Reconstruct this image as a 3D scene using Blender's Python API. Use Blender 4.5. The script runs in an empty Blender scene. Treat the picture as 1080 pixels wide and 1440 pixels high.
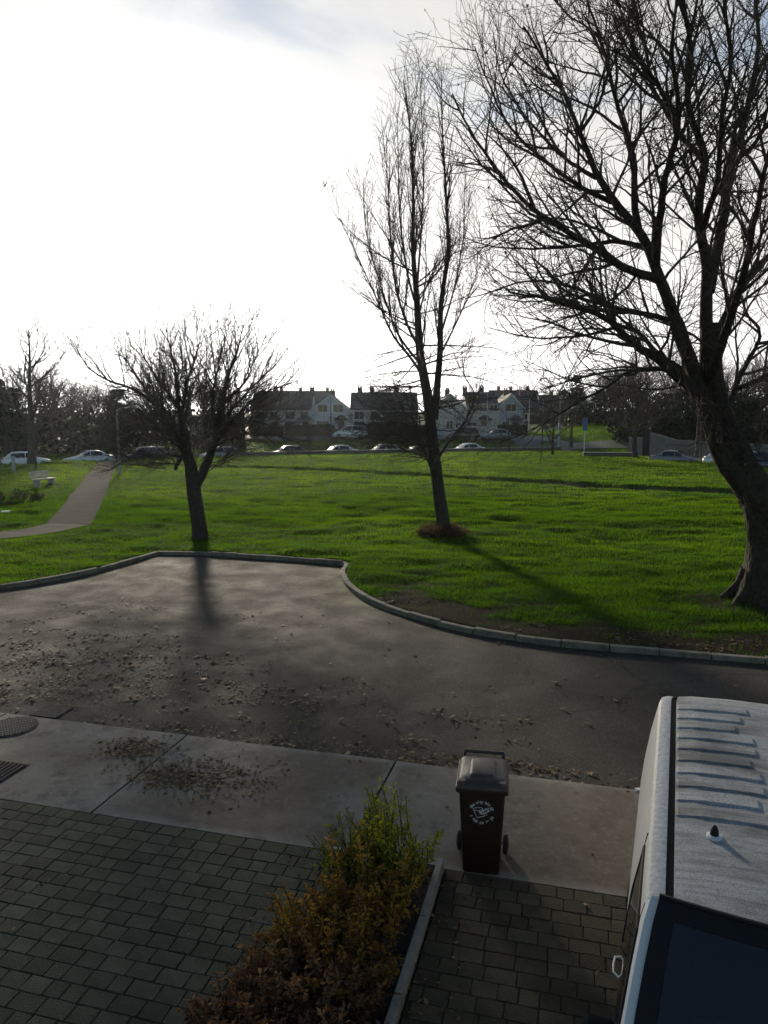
import bpy, bmesh, math, random
import numpy as np
from mathutils import Vector, Matrix

# ---------------------------------------------------------------- camera, world, sun
SC = bpy.context.scene
COL = SC.collection
H, F, PITCH = 4.5, 1050.0, math.atan(138 / 1050.0)
cam_d = bpy.data.cameras.new('camera'); cam = bpy.data.objects.new('camera', cam_d); COL.objects.link(cam)
cam.location = (0, 0, H); cam.rotation_euler = (math.pi / 2 - PITCH, 0, 0)
cam_d.sensor_fit = 'AUTO'; cam_d.sensor_width = 36.0; cam_d.lens = 36.0 * F / 1440.0
cam_d.clip_start = 0.05; cam_d.clip_end = 3000
SC.camera = cam
SC.render.resolution_x, SC.render.resolution_y = 768, 1024

SUN_EL, SUN_AZ = math.radians(13.0), math.radians(-15.2)      # azimuth from +Y, positive to the right
W = bpy.data.worlds.new('World'); SC.world = W; W.use_nodes = True
nt = W.node_tree; N = nt.nodes; Lk = nt.links
for n in list(N): N.remove(n)
def wn(t, **k):
    n = N.new(t)
    for a, b in k.items(): setattr(n, a, b)
    return n
out = wn('ShaderNodeOutputWorld'); bg = wn('ShaderNodeBackground'); Lk.new(bg.outputs[0], out.inputs[0])
sky = wn('ShaderNodeTexSky', sky_type='NISHITA', sun_disc=False, sun_elevation=SUN_EL, sun_rotation=SUN_AZ,
         altitude=20.0, air_density=1.0, dust_density=0.4, ozone_density=1.6)
bg.inputs['Strength'].default_value = 0.085
tc = wn('ShaderNodeTexCoord'); sep = wn('ShaderNodeSeparateXYZ'); Lk.new(tc.outputs['Generated'], sep.inputs[0])
def wm(op, a, b=None, c=None):
    n = wn('ShaderNodeMath', operation=op)
    for i, v in enumerate((a, b, c)):
        if v is None: continue
        if isinstance(v, (int, float)): n.inputs[i].default_value = v
        else: Lk.new(v, n.inputs[i])
    return n.outputs[0]
zz = wm('ADD', wm('MAXIMUM', sep.outputs['Z'], 0.0), 0.16)
comb = wn('ShaderNodeCombineXYZ')
Lk.new(wm('DIVIDE', sep.outputs['X'], zz), comb.inputs[0]); Lk.new(wm('DIVIDE', sep.outputs['Y'], zz), comb.inputs[1])
nz = wn('ShaderNodeTexNoise'); nz.inputs['Scale'].default_value = 1.25; nz.inputs['Detail'].default_value = 7
nz.inputs['Roughness'].default_value = 0.52; nz.inputs['Distortion'].default_value = 0.4
mp = wn('ShaderNodeMapping'); mp.inputs['Location'].default_value = (2.3, 5.1, 0.0)
Lk.new(comb.outputs[0], mp.inputs[0]); Lk.new(mp.outputs[0], nz.inputs['Vector'])
ramp = wn('ShaderNodeMapRange', interpolation_type='SMOOTHSTEP')
ramp.inputs['From Min'].default_value = 0.42; ramp.inputs['From Max'].default_value = 0.66
ramp.inputs['To Min'].default_value = 0.0; ramp.inputs['To Max'].default_value = 1.0
# the cloud bank lies towards the sun; overhead and behind the camera the sky is mostly clear
Lk.new(wm('MULTIPLY_ADD', sep.outputs['Z'], -0.62, wm('MULTIPLY_ADD', sep.outputs['Y'], 0.44, nz.outputs['Fac'])), ramp.inputs['Value'])
bw = wn('ShaderNodeRGBToBW'); Lk.new(sky.outputs[0], bw.inputs[0])
# thin cloud: the sky's own brightness without its blue, scattered brighter
cl = wn('ShaderNodeCombineColor')
lum = wm('MULTIPLY_ADD', bw.outputs[0], 1.3, 5.4)
Lk.new(lum, cl.inputs[0]); Lk.new(wm('MULTIPLY', lum, 0.985), cl.inputs[1]); Lk.new(wm('MULTIPLY', lum, 0.95), cl.inputs[2])
mx = wn('ShaderNodeMix', data_type='RGBA'); Lk.new(ramp.outputs[0], mx.inputs['Factor'])
veil = wn('ShaderNodeVectorMath', operation='SCALE'); veil.inputs['Scale'].default_value = 1.45; Lk.new(sky.outputs[0], veil.inputs[0])
Lk.new(veil.outputs[0], mx.inputs['A']); Lk.new(cl.outputs[0], mx.inputs['B'])
Lk.new(mx.outputs['Result'], bg.inputs['Color'])

sun_d = bpy.data.lights.new('sun', 'SUN'); sun = bpy.data.objects.new('sun', sun_d); COL.objects.link(sun)
sun_d.energy = 5.0; sun_d.angle = math.radians(4.0); sun_d.color = (1.0, 0.88, 0.70)
sdir = Vector((math.sin(SUN_AZ) * math.cos(SUN_EL), math.cos(SUN_AZ) * math.cos(SUN_EL), math.sin(SUN_EL)))
sun.rotation_euler = sdir.to_track_quat('Z', 'Y').to_euler(); sun.location = sdir * 60

vs = SC.view_settings
vs.view_transform = 'Standard'; vs.look = 'None'; vs.gamma = 1.0; vs.use_curve_mapping = False
vs.exposure = 0.0
SC.render.engine = 'CYCLES'
SC.cycles.use_denoising = True
SC.cycles.max_bounces = 6; SC.cycles.transparent_max_bounces = 12
SC.cycles.sample_clamp_indirect = 6.0

# ---------------------------------------------------------------- helpers
CP, SP = math.cos(PITCH), math.sin(PITCH)
def ray(px, py):
    a, b = (px - 540) / F, -(py - 720) / F
    return np.array([a, CP + b * SP, -SP + b * CP])
def G(px, py, z=0.0):
    """where the sight line through a photograph pixel meets height z"""
    r = ray(px, py); t = (z - H) / r[2]
    return np.array([r[0] * t, r[1] * t, z])
def T(px, py, y):
    """where it meets the upright plane at distance y"""
    r = ray(px, py); t = y / r[1]
    return np.array([r[0] * t, y, H + r[2] * t])
def proj(p):
    x, y, z = p[0], p[1], p[2] - H
    d = y * CP - z * SP; u = y * SP + z * CP
    return (540 + F * x / d, 720 - F * u / d) if d > 0.1 else (9999, 9999)
RNG = np.random.default_rng(7); R = random.Random(5)

def np_mesh(name, V, Fq, mats=None, smooth=False, attrs=None, matidx=None):
    V = np.asarray(V, np.float32); me = bpy.data.meshes.new(name)
    Fq = Fq if isinstance(Fq, list) else [Fq]
    Fq = [np.asarray(f, np.int32) for f in Fq if len(f)]
    me.vertices.add(len(V)); me.vertices.foreach_set('co', V.ravel())
    nl = sum(f.size for f in Fq); npol = sum(len(f) for f in Fq)
    me.loops.add(nl); me.loops.foreach_set('vertex_index', np.concatenate([f.ravel() for f in Fq]))
    tot = np.concatenate([np.full(len(f), f.shape[1], np.int32) for f in Fq])
    st = np.concatenate([[0], np.cumsum(tot)[:-1]]).astype(np.int32)
    me.polygons.add(npol); me.polygons.foreach_set('loop_start', st)
    if matidx is not None: me.polygons.foreach_set('material_index', np.asarray(matidx, np.int32))
    me.polygons.foreach_set('use_smooth', np.full(npol, smooth, bool))
    me.update(calc_edges=True)
    for k, a in (attrs or {}).items():
        at = me.attributes.new(k, 'FLOAT', 'POINT'); at.data.foreach_set('value', np.asarray(a, np.float32))
    for m in ([mats] if mats is not None and not isinstance(mats, (list, tuple)) else (mats or [])): me.materials.append(m)
    return me
def link(name, me, parent=None, loc=None):
    o = bpy.data.objects.new(name, me); COL.objects.link(o)
    if parent is not None: o.parent = parent
    if loc is not None: o.location = loc
    return o
def tag(o, label=None, cat=None, group=None, kind=None):
    if label: o['label'] = label
    if cat: o['category'] = cat
    if group: o['group'] = group
    if kind: o['kind'] = kind
    return o
def empty(name, loc=(0, 0, 0), rz=0.0, label=None, cat=None, group=None):
    o = bpy.data.objects.new(name, None); COL.objects.link(o); o.empty_display_size = 0.2
    o.location = tuple(float(v) for v in loc); o.rotation_euler = (0, 0, rz)
    return tag(o, label, cat, group)
def copy_tree(o, parent=None, name=None):
    c = o.copy(); COL.objects.link(c)
    if parent is not None: c.parent = parent
    for ch in [x for x in o.children]: copy_tree(ch, c)
    return c

class MB:
    """collects shapes for ONE mesh object"""
    def __init__(s): s.v = []; s.f = []
    def add(s, vs_, fs):
        o = len(s.v); s.v += [tuple(float(c) for c in v) for v in vs_]; s.f += [tuple(i + o for i in f) for f in fs]; return s
    def box(s, c, d, rz=0.0, M=None):
        x, y, z = d[0] / 2, d[1] / 2, d[2] / 2
        P = [(-x, -y, -z), (x, -y, -z), (x, y, -z), (-x, y, -z), (-x, -y, z), (x, -y, z), (x, y, z), (-x, y, z)]
        ca, sa = math.cos(rz), math.sin(rz)
        if M is not None: P = [tuple((M @ Vector(p)) + Vector(c)) for p in P]
        else: P = [(c[0] + ca * p[0] - sa * p[1], c[1] + sa * p[0] + ca * p[1], c[2] + p[2]) for p in P]
        return s.add(P, [(0, 3, 2, 1), (4, 5, 6, 7), (0, 1, 5, 4), (1, 2, 6, 5), (2, 3, 7, 6), (3, 0, 4, 7)])
    def loft(s, rings, closed=True, cap=True):
        n = len(rings[0]); V = [p for r in rings for p in r]; Fc = []
        for i in range(len(rings) - 1):
            for j in range(n if closed else n - 1):
                k = (j + 1) % n
                Fc.append((i * n + j, i * n + k, (i + 1) * n + k, (i + 1) * n + j))
        if cap and closed:
            Fc.append(tuple(range(n - 1, -1, -1))); Fc.append(tuple(range((len(rings) - 1) * n, len(rings) * n)))
        return s.add(V, Fc)
    def tube(s, pts, r, n=8, cap=True):
        pts = [Vector(p) for p in pts]; rr = r if isinstance(r, (list, tuple)) else [r] * len(pts); rings = []
        up0 = None
        for i, p in enumerate(pts):
            t = (pts[min(i + 1, len(pts) - 1)] - pts[max(i - 1, 0)]).normalized()
            if up0 is None: up0 = Vector((0, 0, 1)) if abs(t.z) < .9 else Vector((1, 0, 0))
            u = t.cross(up0)
            if u.length < 1e-4: u = t.cross(Vector((0, 1, 0)))
            u.normalize(); w = t.cross(u)
            rings.append([p + rr[i] * (math.cos(a) * u + math.sin(a) * w) for a in [2 * math.pi * k / n for k in range(n)]])
        return s.loft(rings, cap=cap)
    def lathe(s, prof, c=(0, 0, 0), n=20, axis='Z'):
        rings = []
        for r, h in prof:
            ring = []
            for k in range(n):
                a = 2 * math.pi * k / n; x, y = r * math.cos(a), r * math.sin(a)
                p = (x, y, h) if axis == 'Z' else ((h, x, y) if axis == 'X' else (x, h, y))
                ring.append((c[0] + p[0], c[1] + p[1], c[2] + p[2]))
            rings.append(ring)
        return s.loft(rings)
    def prism(s, poly, z0, z1):
        n = len(poly)
        return s.add([(p[0], p[1], z0) for p in poly] + [(p[0], p[1], z1) for p in poly],
                     [tuple(range(n - 1, -1, -1)), tuple(range(n, 2 * n))] + [(i, (i + 1) % n, n + (i + 1) % n, n + i) for i in range(n)])
    def mesh(s, name, mat, smooth=False, bevel=0.0):
        me = bpy.data.meshes.new(name); me.from_pydata(s.v, [], s.f)
        bm = bmesh.new(); bm.from_mesh(me); bmesh.ops.recalc_face_normals(bm, faces=bm.faces)
        if bevel > 0:
            ed = [e for e in bm.edges if len(e.link_faces) == 2 and e.calc_face_angle(0) > 0.6]
            if ed: bmesh.ops.bevel(bm, geom=ed, offset=bevel, segments=2, profile=0.6, affect='EDGES', clamp_overlap=True)
        bm.to_mesh(me); bm.free()
        for p in me.polygons: p.use_smooth = smooth
        me.materials.append(mat); return me
    def build(s, name, mat, parent=None, smooth=False, bevel=0.0, loc=None):
        o = link(name, s.mesh(name, mat, smooth, bevel), parent, loc)
        if smooth and hasattr(o.data, 'set_sharp_from_angle'): o.data.set_sharp_from_angle(angle=math.radians(38))
        return o

# ---- materials
MATS = {}
def mat(name, col, rough=0.8, metal=0.0, var=0.0, scale=4.0, bump=0.0, bscale=20.0, spec=0.5, col2=None, detail=5.0, coat=0.0, coord='Object'):
    m = bpy.data.materials.new(name); m.use_nodes = True; t = m.node_tree; b = t.nodes['Principled BSDF']
    b.inputs['Base Color'].default_value = (*col, 1); b.inputs['Roughness'].default_value = rough
    b.inputs['Metallic'].default_value = metal; b.inputs['Specular IOR Level'].default_value = spec
    b.inputs['Coat Weight'].default_value = coat
    if var > 0 or col2 is not None or bump > 0:
        c = t.nodes.new('ShaderNodeTexCoord')
    if var > 0 or col2 is not None:
        n = t.nodes.new('ShaderNodeTexNoise'); n.inputs['Scale'].default_value = scale; n.inputs['Detail'].default_value = detail
        n.inputs['Roughness'].default_value = .62
        t.links.new(c.outputs[coord], n.inputs['Vector'])
        r = t.nodes.new('ShaderNodeMapRange'); r.inputs['From Min'].default_value = .32; r.inputs['From Max'].default_value = .68
        t.links.new(n.outputs['Fac'], r.inputs['Value'])
        x = t.nodes.new('ShaderNodeMix'); x.data_type = 'RGBA'
        a = col2 if col2 is not None else tuple(v * (1 - var) for v in col)
        bb = col if col2 is not None else tuple(min(1, v * (1 + var)) for v in col)
        x.inputs['A'].default_value = (*a, 1); x.inputs['B'].default_value = (*bb, 1)
        t.links.new(r.outputs[0], x.inputs['Factor']); t.links.new(x.outputs['Result'], b.inputs['Base Color'])
        m['mix'] = x.name
    if bump > 0:
        n2 = t.nodes.new('ShaderNodeTexNoise'); n2.inputs['Scale'].default_value = bscale; n2.inputs['Detail'].default_value = 6
        t.links.new(c.outputs[coord], n2.inputs['Vector'])
        bp = t.nodes.new('ShaderNodeBump'); bp.inputs['Strength'].default_value = min(1, bump); bp.inputs['Distance'].default_value = 0.02 * max(1, bump)
        t.links.new(n2.outputs['Fac'], bp.inputs['Height']); t.links.new(bp.outputs[0], b.inputs['Normal'])
    MATS[name] = m; return m
def add_random(m, amount=0.25, hue=0.0):
    """each object of this material its own tone"""
    t = m.node_tree; b = t.nodes['Principled BSDF']; oi = t.nodes.new('ShaderNodeObjectInfo')
    hs = t.nodes.new('ShaderNodeHueSaturation'); mr = t.nodes.new('ShaderNodeMapRange')
    mr.inputs['To Min'].default_value = 1 - amount; mr.inputs['To Max'].default_value = 1 + amount
    t.links.new(oi.outputs['Random'], mr.inputs['Value']); t.links.new(mr.outputs[0], hs.inputs['Value'])
    if b.inputs['Base Color'].links: t.links.new(b.inputs['Base Color'].links[0].from_socket, hs.inputs['Color'])
    else: hs.inputs['Color'].default_value = b.inputs['Base Color'].default_value
    t.links.new(hs.outputs[0], b.inputs['Base Color']); return m
def leaf_mat(name, c1, c2, trans=0.5, c3=None, rough=0.6, tcol=None, attr='tone', spec=.12):
    """leaves and grass: light comes through them; tone is a per-leaf attribute"""
    m = bpy.data.materials.new(name); m.use_nodes = True; t = m.node_tree
    for n in list(t.nodes): t.nodes.remove(n)
    o = t.nodes.new('ShaderNodeOutputMaterial'); a = t.nodes.new('ShaderNodeAttribute'); a.attribute_name = attr
    r = t.nodes.new('ShaderNodeValToRGB'); r.color_ramp.elements[0].color = (*c1, 1); r.color_ramp.elements[1].color = (*c2, 1)
    if c3 is not None:
        e = r.color_ramp.elements.new(0.5); e.color = (*c3, 1)
    t.links.new(a.outputs['Fac'], r.inputs[0])
    d = t.nodes.new('ShaderNodeBsdfPrincipled'); d.inputs['Roughness'].default_value = rough; d.inputs['Specular IOR Level'].default_value = spec
    tr = t.nodes.new('ShaderNodeBsdfTranslucent'); t.links.new(r.outputs[0], d.inputs['Base Color'])
    hv = t.nodes.new('ShaderNodeMix'); hv.data_type = 'RGBA'; hv.blend_type = 'MULTIPLY'; hv.inputs['Factor'].default_value = 1
    hv.inputs['B'].default_value = (*(tcol or (1.3, 1.25, .7)), 1); t.links.new(r.outputs[0], hv.inputs['A'])
    t.links.new(hv.outputs['Result'], tr.inputs['Color'])
    mxs = t.nodes.new('ShaderNodeMixShader'); mxs.inputs[0].default_value = trans
    t.links.new(d.outputs[0], mxs.inputs[1]); t.links.new(tr.outputs[0], mxs.inputs[2]); t.links.new(mxs.outputs[0], o.inputs[0])
    MATS[name] = m; return m
def glass_mat(name, tint=(.25, .3, .3), gloss=1.0, ior=1.5):
    m = bpy.data.materials.new(name); m.use_nodes = True; t = m.node_tree
    for n in list(t.nodes): t.nodes.remove(n)
    o = t.nodes.new('ShaderNodeOutputMaterial'); tr = t.nodes.new('ShaderNodeBsdfTransparent'); tr.inputs[0].default_value = (*tint, 1)
    g = t.nodes.new('ShaderNodeBsdfGlossy'); g.inputs['Roughness'].default_value = .03; g.inputs[0].default_value = (gloss, gloss, gloss, 1)
    fr = t.nodes.new('ShaderNodeFresnel'); fr.inputs[0].default_value = ior
    x = t.nodes.new('ShaderNodeMixShader'); t.links.new(fr.outputs[0], x.inputs[0]); t.links.new(tr.outputs[0], x.inputs[1]); t.links.new(g.outputs[0], x.inputs[2])
    t.links.new(x.outputs[0], o.inputs[0]); MATS[name] = m; return m

def vnoise(x, y, seed=0):
    """smooth 2-D lattice noise, -1..1"""
    g = np.random.default_rng(seed).random((256, 256)) * 2 - 1
    xi, yi = np.floor(x).astype(int), np.floor(y).astype(int); fx, fy = x - xi, y - yi
    fx = fx * fx * (3 - 2 * fx); fy = fy * fy * (3 - 2 * fy)
    q = lambda a, b: g[a % 256, b % 256]
    return (q(xi, yi) * (1 - fx) + q(xi + 1, yi) * fx) * (1 - fy) + (q(xi, yi + 1) * (1 - fx) + q(xi + 1, yi + 1) * fx) * fy
def sstep(a, b, x):
    t = np.clip((x - a) / (b - a), 0, 1); return t * t * (3 - 2 * t)
def in_poly(poly, x, y):
    c = np.zeros(x.shape, bool); n = len(poly)
    for i in range(n):
        x1, y1 = poly[i][:2]; x2, y2 = poly[(i + 1) % n][:2]
        if y1 == y2: continue
        k = (y1 > y) != (y2 > y)
        c ^= k & (x < (x2 - x1) * (y - y1) / (y2 - y1) + x1)
    return c
def poly_dist(line, x, y):
    d = np.full(x.shape, 1e9)
    for (a, b) in zip(line[:-1], line[1:]):
        a = np.array(a[:2], float); b = np.array(b[:2], float); v = b - a
        t = np.clip(((x - a[0]) * v[0] + (y - a[1]) * v[1]) / max(1e-9, v @ v), 0, 1)
        d = np.minimum(d, np.hypot(x - a[0] - t * v[0], y - a[1] - t * v[1]))
    return d
def resample(line, step):
    line = [np.array(p[:2], float) for p in line]
    # Catmull-Rom then even spacing
    pts = []
    for i in range(len(line) - 1):
        p0, p1, p2, p3 = line[max(i - 1, 0)], line[i], line[i + 1], line[min(i + 2, len(line) - 1)]
        for t in np.linspace(0, 1, 14, endpoint=False):
            pts.append(.5 * ((2 * p1) + (-p0 + p2) * t + (2 * p0 - 5 * p1 + 4 * p2 - p3) * t * t + (-p0 + 3 * p1 - 3 * p2 + p3) * t ** 3))
    pts.append(line[-1]); pts = np.array(pts)
    s = np.concatenate([[0], np.cumsum(np.hypot(*np.diff(pts, axis=0).T))]); n = max(2, int(round(s[-1] / step)) + 1)
    q = np.linspace(0, s[-1], n)
    return np.stack([np.interp(q, s, pts[:, 0]), np.interp(q, s, pts[:, 1])], 1)
def offset_line(L, d):
    t = np.gradient(L, axis=0); t /= np.linalg.norm(t, axis=1)[:, None]
    return L + d * np.stack([-t[:, 1], t[:, 0]], 1)
# ---------------------------------------------------------------- ground: road, lawn, kerb, pavement, driveways
ST = math.radians(-14.9)                                    # the street's own direction
SU, SV = np.array([math.cos(ST), math.sin(ST)]), np.array([-math.sin(ST), math.cos(ST)])
def S(u, v, z=0.0): p = SU * u + SV * v; return np.array([p[0], p[1], z])
def toS(x, y): return x * SU[0] + y * SU[1], x * SV[0] + y * SV[1]

k1 = resample([(-34, 9.6), (-24, 12.8), (-16, 15.8), (-11.6, 17.7), (-9.96, 18.95), (-8.9, 20.1), (-8.12, 21.5), (-7.35, 23.75)], 0.05)
k2 = resample([(-7.35, 23.75), (-5.73, 23.62), (-3.4, 22.95), (-1.25, 22.15)], 0.05)
k3 = resample([(-1.25, 22.15), (-1.12, 21.75), (-1.16, 20.7), (-0.93, 19.19), (-0.35, 17.68), (0.48, 16.39), (1.5, 15.32), (2.57, 14.58),
               (3.99, 14.0), (5.61, 13.52), (7.2, 13.08), (12, 11.8), (22, 9.1), (34, 5.9)], 0.05)
KERB = np.vstack([k1, k2[1:], k3[1:]])
ROADPOLY = [tuple(p) for p in KERB[::3]] + [(34, -30), (-34, -30)]
PATHCUT = resample([(-40, 70.0), (-23.3, 65.2), (-12.5, 62.6), (1.06, 55.3), (7.64, 50.0), (14.26, 45.4), (18.2, 43.2), (22, 42.4), (40, 40)], 0.5)
FOOT1 = resample([(-24, 21.5), (-17, 25.0), (-13.6, 27.2), (-12.9, 28.6), (-12.6, 29.6)], 0.4)
FOOT2 = resample([(-12.6, 29.4), (-13.9, 33.6), (-15.8, 39.5), (-19.6, 51.0), (-24.6, 66.5), (-26.5, 72)], 0.5)
WALLA, WALLB = np.array([-15.8, 78.0]), np.array([21.5, 91.3])
def far_edge(x):                                            # where the lawn ends at the parked cars
    return np.interp(x, [-60, -33, -15.8, 21.5, 24, 31, 60], [56, 66.5, 78.0, 91.3, 82, 71.0, 52])

def cut_y(x): return np.interp(x, PATHCUT[:, 0], PATHCUT[:, 1])
def lawn_z(x, y, fine=True):
    z = 0.085 + 0 * x
    amp = 0.35 + 0.65 * sstep(14, 24, y)
    b = 0.06 * vnoise(x * .38 + 9, y * .62, 3) + 0.068 * vnoise(x * .75, y * 1.35, 4)
    if fine: b = b + 0.036 * vnoise(x * 1.9, y * 2.9, 5)
    z = z + amp * b
    kd = poly_dist(KERB[::8], x, y)
    z = z * (0.75 + .25 * sstep(0, 1.2, kd))
    c = cut_y(x); d = y - c                                  # worn path with a low bank behind it
    right = sstep(8, 15, x)
    z = z - (0.05 + .05 * right) * sstep(-1.9, -1.3, d) * (1 - sstep(-0.35, 0.0, d)) + (0.16 - .05 * right) * sstep(-0.35, 0.05, d) * (1 - .55 * sstep(2, 14, d))
    f = np.minimum(poly_dist(FOOT1, x, y), poly_dist(FOOT2, x, y))
    z = z + (0.09 - z) * (1 - sstep(0.9, 1.6, f))
    z = z + .35 * np.exp(-((x - 9.1) ** 2 + (y - 17.3) ** 2) / 1.3) + .10 * np.exp(-((x + 6.6) ** 2 + (y - 26.5) ** 2) / .8)
    e = far_edge(x)
    z = z - .25 * sstep(-1.2, 0.6, y - e)
    return z
def lz(x, y): return float(lawn_z(np.array([float(x)]), np.array([float(y)]), False)[0])

M_asph = mat('asphalt', (.038, .033, .026), .9, var=.14, scale=.55, bump=.9, bscale=150, coord='Object', detail=9, spec=.15)
def asphalt_nodes(m):
    t = m.node_tree; b = t.nodes['Principled BSDF']; c = t.nodes.new('ShaderNodeTexCoord')
    def mixin(fac, col, mode='MIX', f=1.0):
        x = t.nodes.new('ShaderNodeMix'); x.data_type = 'RGBA'; x.blend_type = mode
        t.links.new(b.inputs['Base Color'].links[0].from_socket, x.inputs['A']); x.inputs['B'].default_value = (*col, 1)
        if fac is None: x.inputs['Factor'].default_value = f
        else: t.links.new(fac, x.inputs['Factor'])
        t.links.new(x.outputs['Result'], b.inputs['Base Color'])
    def noise(s, lo, hi, d=6, rough=.6):
        n = t.nodes.new('ShaderNodeTexNoise'); n.inputs['Scale'].default_value = s; n.inputs['Detail'].default_value = d; n.inputs['Roughness'].default_value = rough
        t.links.new(c.outputs['Object'], n.inputs['Vector']); r = t.nodes.new('ShaderNodeMapRange')
        r.inputs['From Min'].default_value = lo; r.inputs['From Max'].default_value = hi; t.links.new(n.outputs['Fac'], r.inputs['Value']); return r.outputs[0]
    mixin(noise(.32, .45, .68), (.053, .044, .034))                    # brown dirt
    mixin(noise(2.6, .52, .72, 9, .75), (.026, .024, .021))              # damp patches
    mixin(noise(38, .56, .66, 3), (.105, .10, .092)); mixin(noise(52, .57, .64, 2), (.012, .012, .012))                      # chippings
    # hairline cracks wandering across the old surface
    dn = t.nodes.new('ShaderNodeTexNoise'); dn.inputs['Scale'].default_value = 1.7; dn.inputs['Detail'].default_value = 5; t.links.new(c.outputs['Object'], dn.inputs['Vector'])
    va = t.nodes.new('ShaderNodeVectorMath'); va.operation = 'MULTIPLY_ADD'; va.inputs[1].default_value = (.9, .9, 0); t.links.new(dn.outputs['Color'], va.inputs[0]); t.links.new(c.outputs['Object'], va.inputs[2])
    vo = t.nodes.new('ShaderNodeTexVoronoi'); vo.feature = 'DISTANCE_TO_EDGE'; vo.inputs['Scale'].default_value = .42; t.links.new(va.outputs[0], vo.inputs['Vector'])
    vr = t.nodes.new('ShaderNodeMapRange'); vr.inputs['From Min'].default_value = .004; vr.inputs['From Max'].default_value = .010; vr.inputs['To Min'].default_value = .8; vr.inputs['To Max'].default_value = 0; t.links.new(vo.outputs['Distance'], vr.inputs['Value'])
    mixin(vr.outputs[0], (.014, .013, .012))
    a = t.nodes.new('ShaderNodeAttribute'); a.attribute_name = 'moss'
    mu = t.nodes.new('ShaderNodeMath'); mu.operation = 'MULTIPLY'; t.links.new(a.outputs['Fac'], mu.inputs[0]); t.links.new(noise(3.5, .38, .6), mu.inputs[1])
    mixin(mu.outputs[0], (.085, .09, .02))
    a2 = t.nodes.new('ShaderNodeAttribute'); a2.attribute_name = 'silt'
    mu2 = t.nodes.new('ShaderNodeMath'); mu2.operation = 'MULTIPLY'; t.links.new(a2.outputs['Fac'], mu2.inputs[0]); t.links.new(noise(1.9, .44, .62, 9, .68), mu2.inputs[1])
    mixin(mu2.outputs[0], (.10, .09, .075))
    rr = t.nodes.new('ShaderNodeMapRange'); rr.inputs['To Min'].default_value = .78; rr.inputs['To Max'].default_value = .95
    t.links.new(noise(1.1, .35, .65), rr.inputs['Value']); t.links.new(rr.outputs[0], b.inputs['Roughness'])
asphalt_nodes(M_asph)
xs = np.arange(-34, 34.01, .25); ys = np.arange(6.5, 26.01, .25)
X, Y = np.meshgrid(xs, ys); nx, ny = len(xs), len(ys)
Z = 0.012 * vnoise(X * .5, Y * .5, 31) + .006 * vnoise(X * 1.7, Y * 1.7, 32)
u_, v_ = toS(X, Y); Z = np.where(v_ < 8.9, -0.03, Z - .012)
idx = np.arange(nx * ny).reshape(ny, nx)
quad = np.stack([idx[:-1, :-1], idx[:-1, 1:], idx[1:, 1:], idx[1:, :-1]], -1).reshape(-1, 4)
kd = poly_dist(KERB[::6], X, Y)
moss = (1 - sstep(0, 1.6, kd)) * np.exp(-((X + 0.9) ** 2 + (Y - 18.6) ** 2) / 7.0) + .35 * (1 - sstep(.0, .5, kd))
silt = np.exp(-((X + 5.2) ** 2 / 14 + (Y - 13.2) ** 2 / 6)) + .5 * (1 - sstep(0, .5, v_ - 8.95))
road = link('road', np_mesh('road', np.stack([X, Y, Z], -1).reshape(-1, 3), quad, M_asph, True, {'moss': moss.ravel(), 'silt': np.clip(silt, 0, 1).ravel()}))
tag(road, kind='structure')

M_lawn = mat('lawn_earth', (.034, .062, .008), 1.0, var=.35, scale=1.3, bump=.8, bscale=40, spec=.02)
def lawn_nodes(m):
    t = m.node_tree; b = t.nodes['Principled BSDF']
    for nm, colr in (('soil', (.028, .022, .016)), ('dirt', (.10, .08, .05))):
        a = t.nodes.new('ShaderNodeAttribute'); a.attribute_name = nm
        x = t.nodes.new('ShaderNodeMix'); x.data_type = 'RGBA'; t.links.new(b.inputs['Base Color'].links[0].from_socket, x.inputs['A'])
        x.inputs['B'].default_value = (*colr, 1); t.links.new(a.outputs['Fac'], x.inputs['Factor']); t.links.new(x.outputs['Result'], b.inputs['Base Color'])
lawn_nodes(M_lawn)
SOILLINE = [G(560, 850)[:2], G(640, 872)[:2], G(720, 888)[:2], G(850, 903)[:2], G(1000, 913)[:2], (9, 12.7), (14, 11.5)]
def soil_at(x, y):
    d = poly_dist(SOILLINE, x, y); w = np.interp(x, [-2, 1, 4, 8], [.6, 1.4, 1.1, 1.7])
    s = (1 - sstep(.15, 1, d / w)) + .55 * vnoise(x * 1.3, y * 2.0, 11) + .3 * vnoise(x * 4, y * 5, 12) + .06
    return np.clip(s * 1.5, 0, 1) * (d < 2.6 * w)
def dirt_at(x, y):
    d = y - cut_y(x); p = sstep(-1.7, -1.2, d) * (1 - sstep(-.4, -.2, d)) * sstep(4, 13, x)
    tb = np.exp(-((x - 9.0) ** 2 + (y - 16.6) ** 2) / .9) * .7
    return np.clip(p + tb + .25 * vnoise(x * 1.5, y * 1.5, 14) * (p > .02), 0, 1)
def foot_d(x, y): return np.minimum(poly_dist(FOOT1, x, y), poly_dist(FOOT2, x, y))
yl = [8.0]
while yl[-1] < 94: yl.append(yl[-1] + max(.13, yl[-1] * .0085))
yl = np.array(yl); xl = np.concatenate([np.arange(-64, -22, .5), np.arange(-22, 22, .16), np.arange(22, 64.1, .5)])
X, Y = np.meshgrid(xl, yl); nx, ny = len(xl), len(yl)
Z = lawn_z(X, Y); inside = in_poly(ROADPOLY, X, Y); Z = np.where(inside, -.28, Z)
over = Y > far_edge(X) + 2.0; Z = np.where(over, -.55, Z)
idx = np.arange(nx * ny).reshape(ny, nx)
quad = np.stack([idx[:-1, :-1], idx[:-1, 1:], idx[1:, 1:], idx[1:, :-1]], -1).reshape(-1, 4)
dead = (inside | over).ravel()[quad].all(1)
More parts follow.
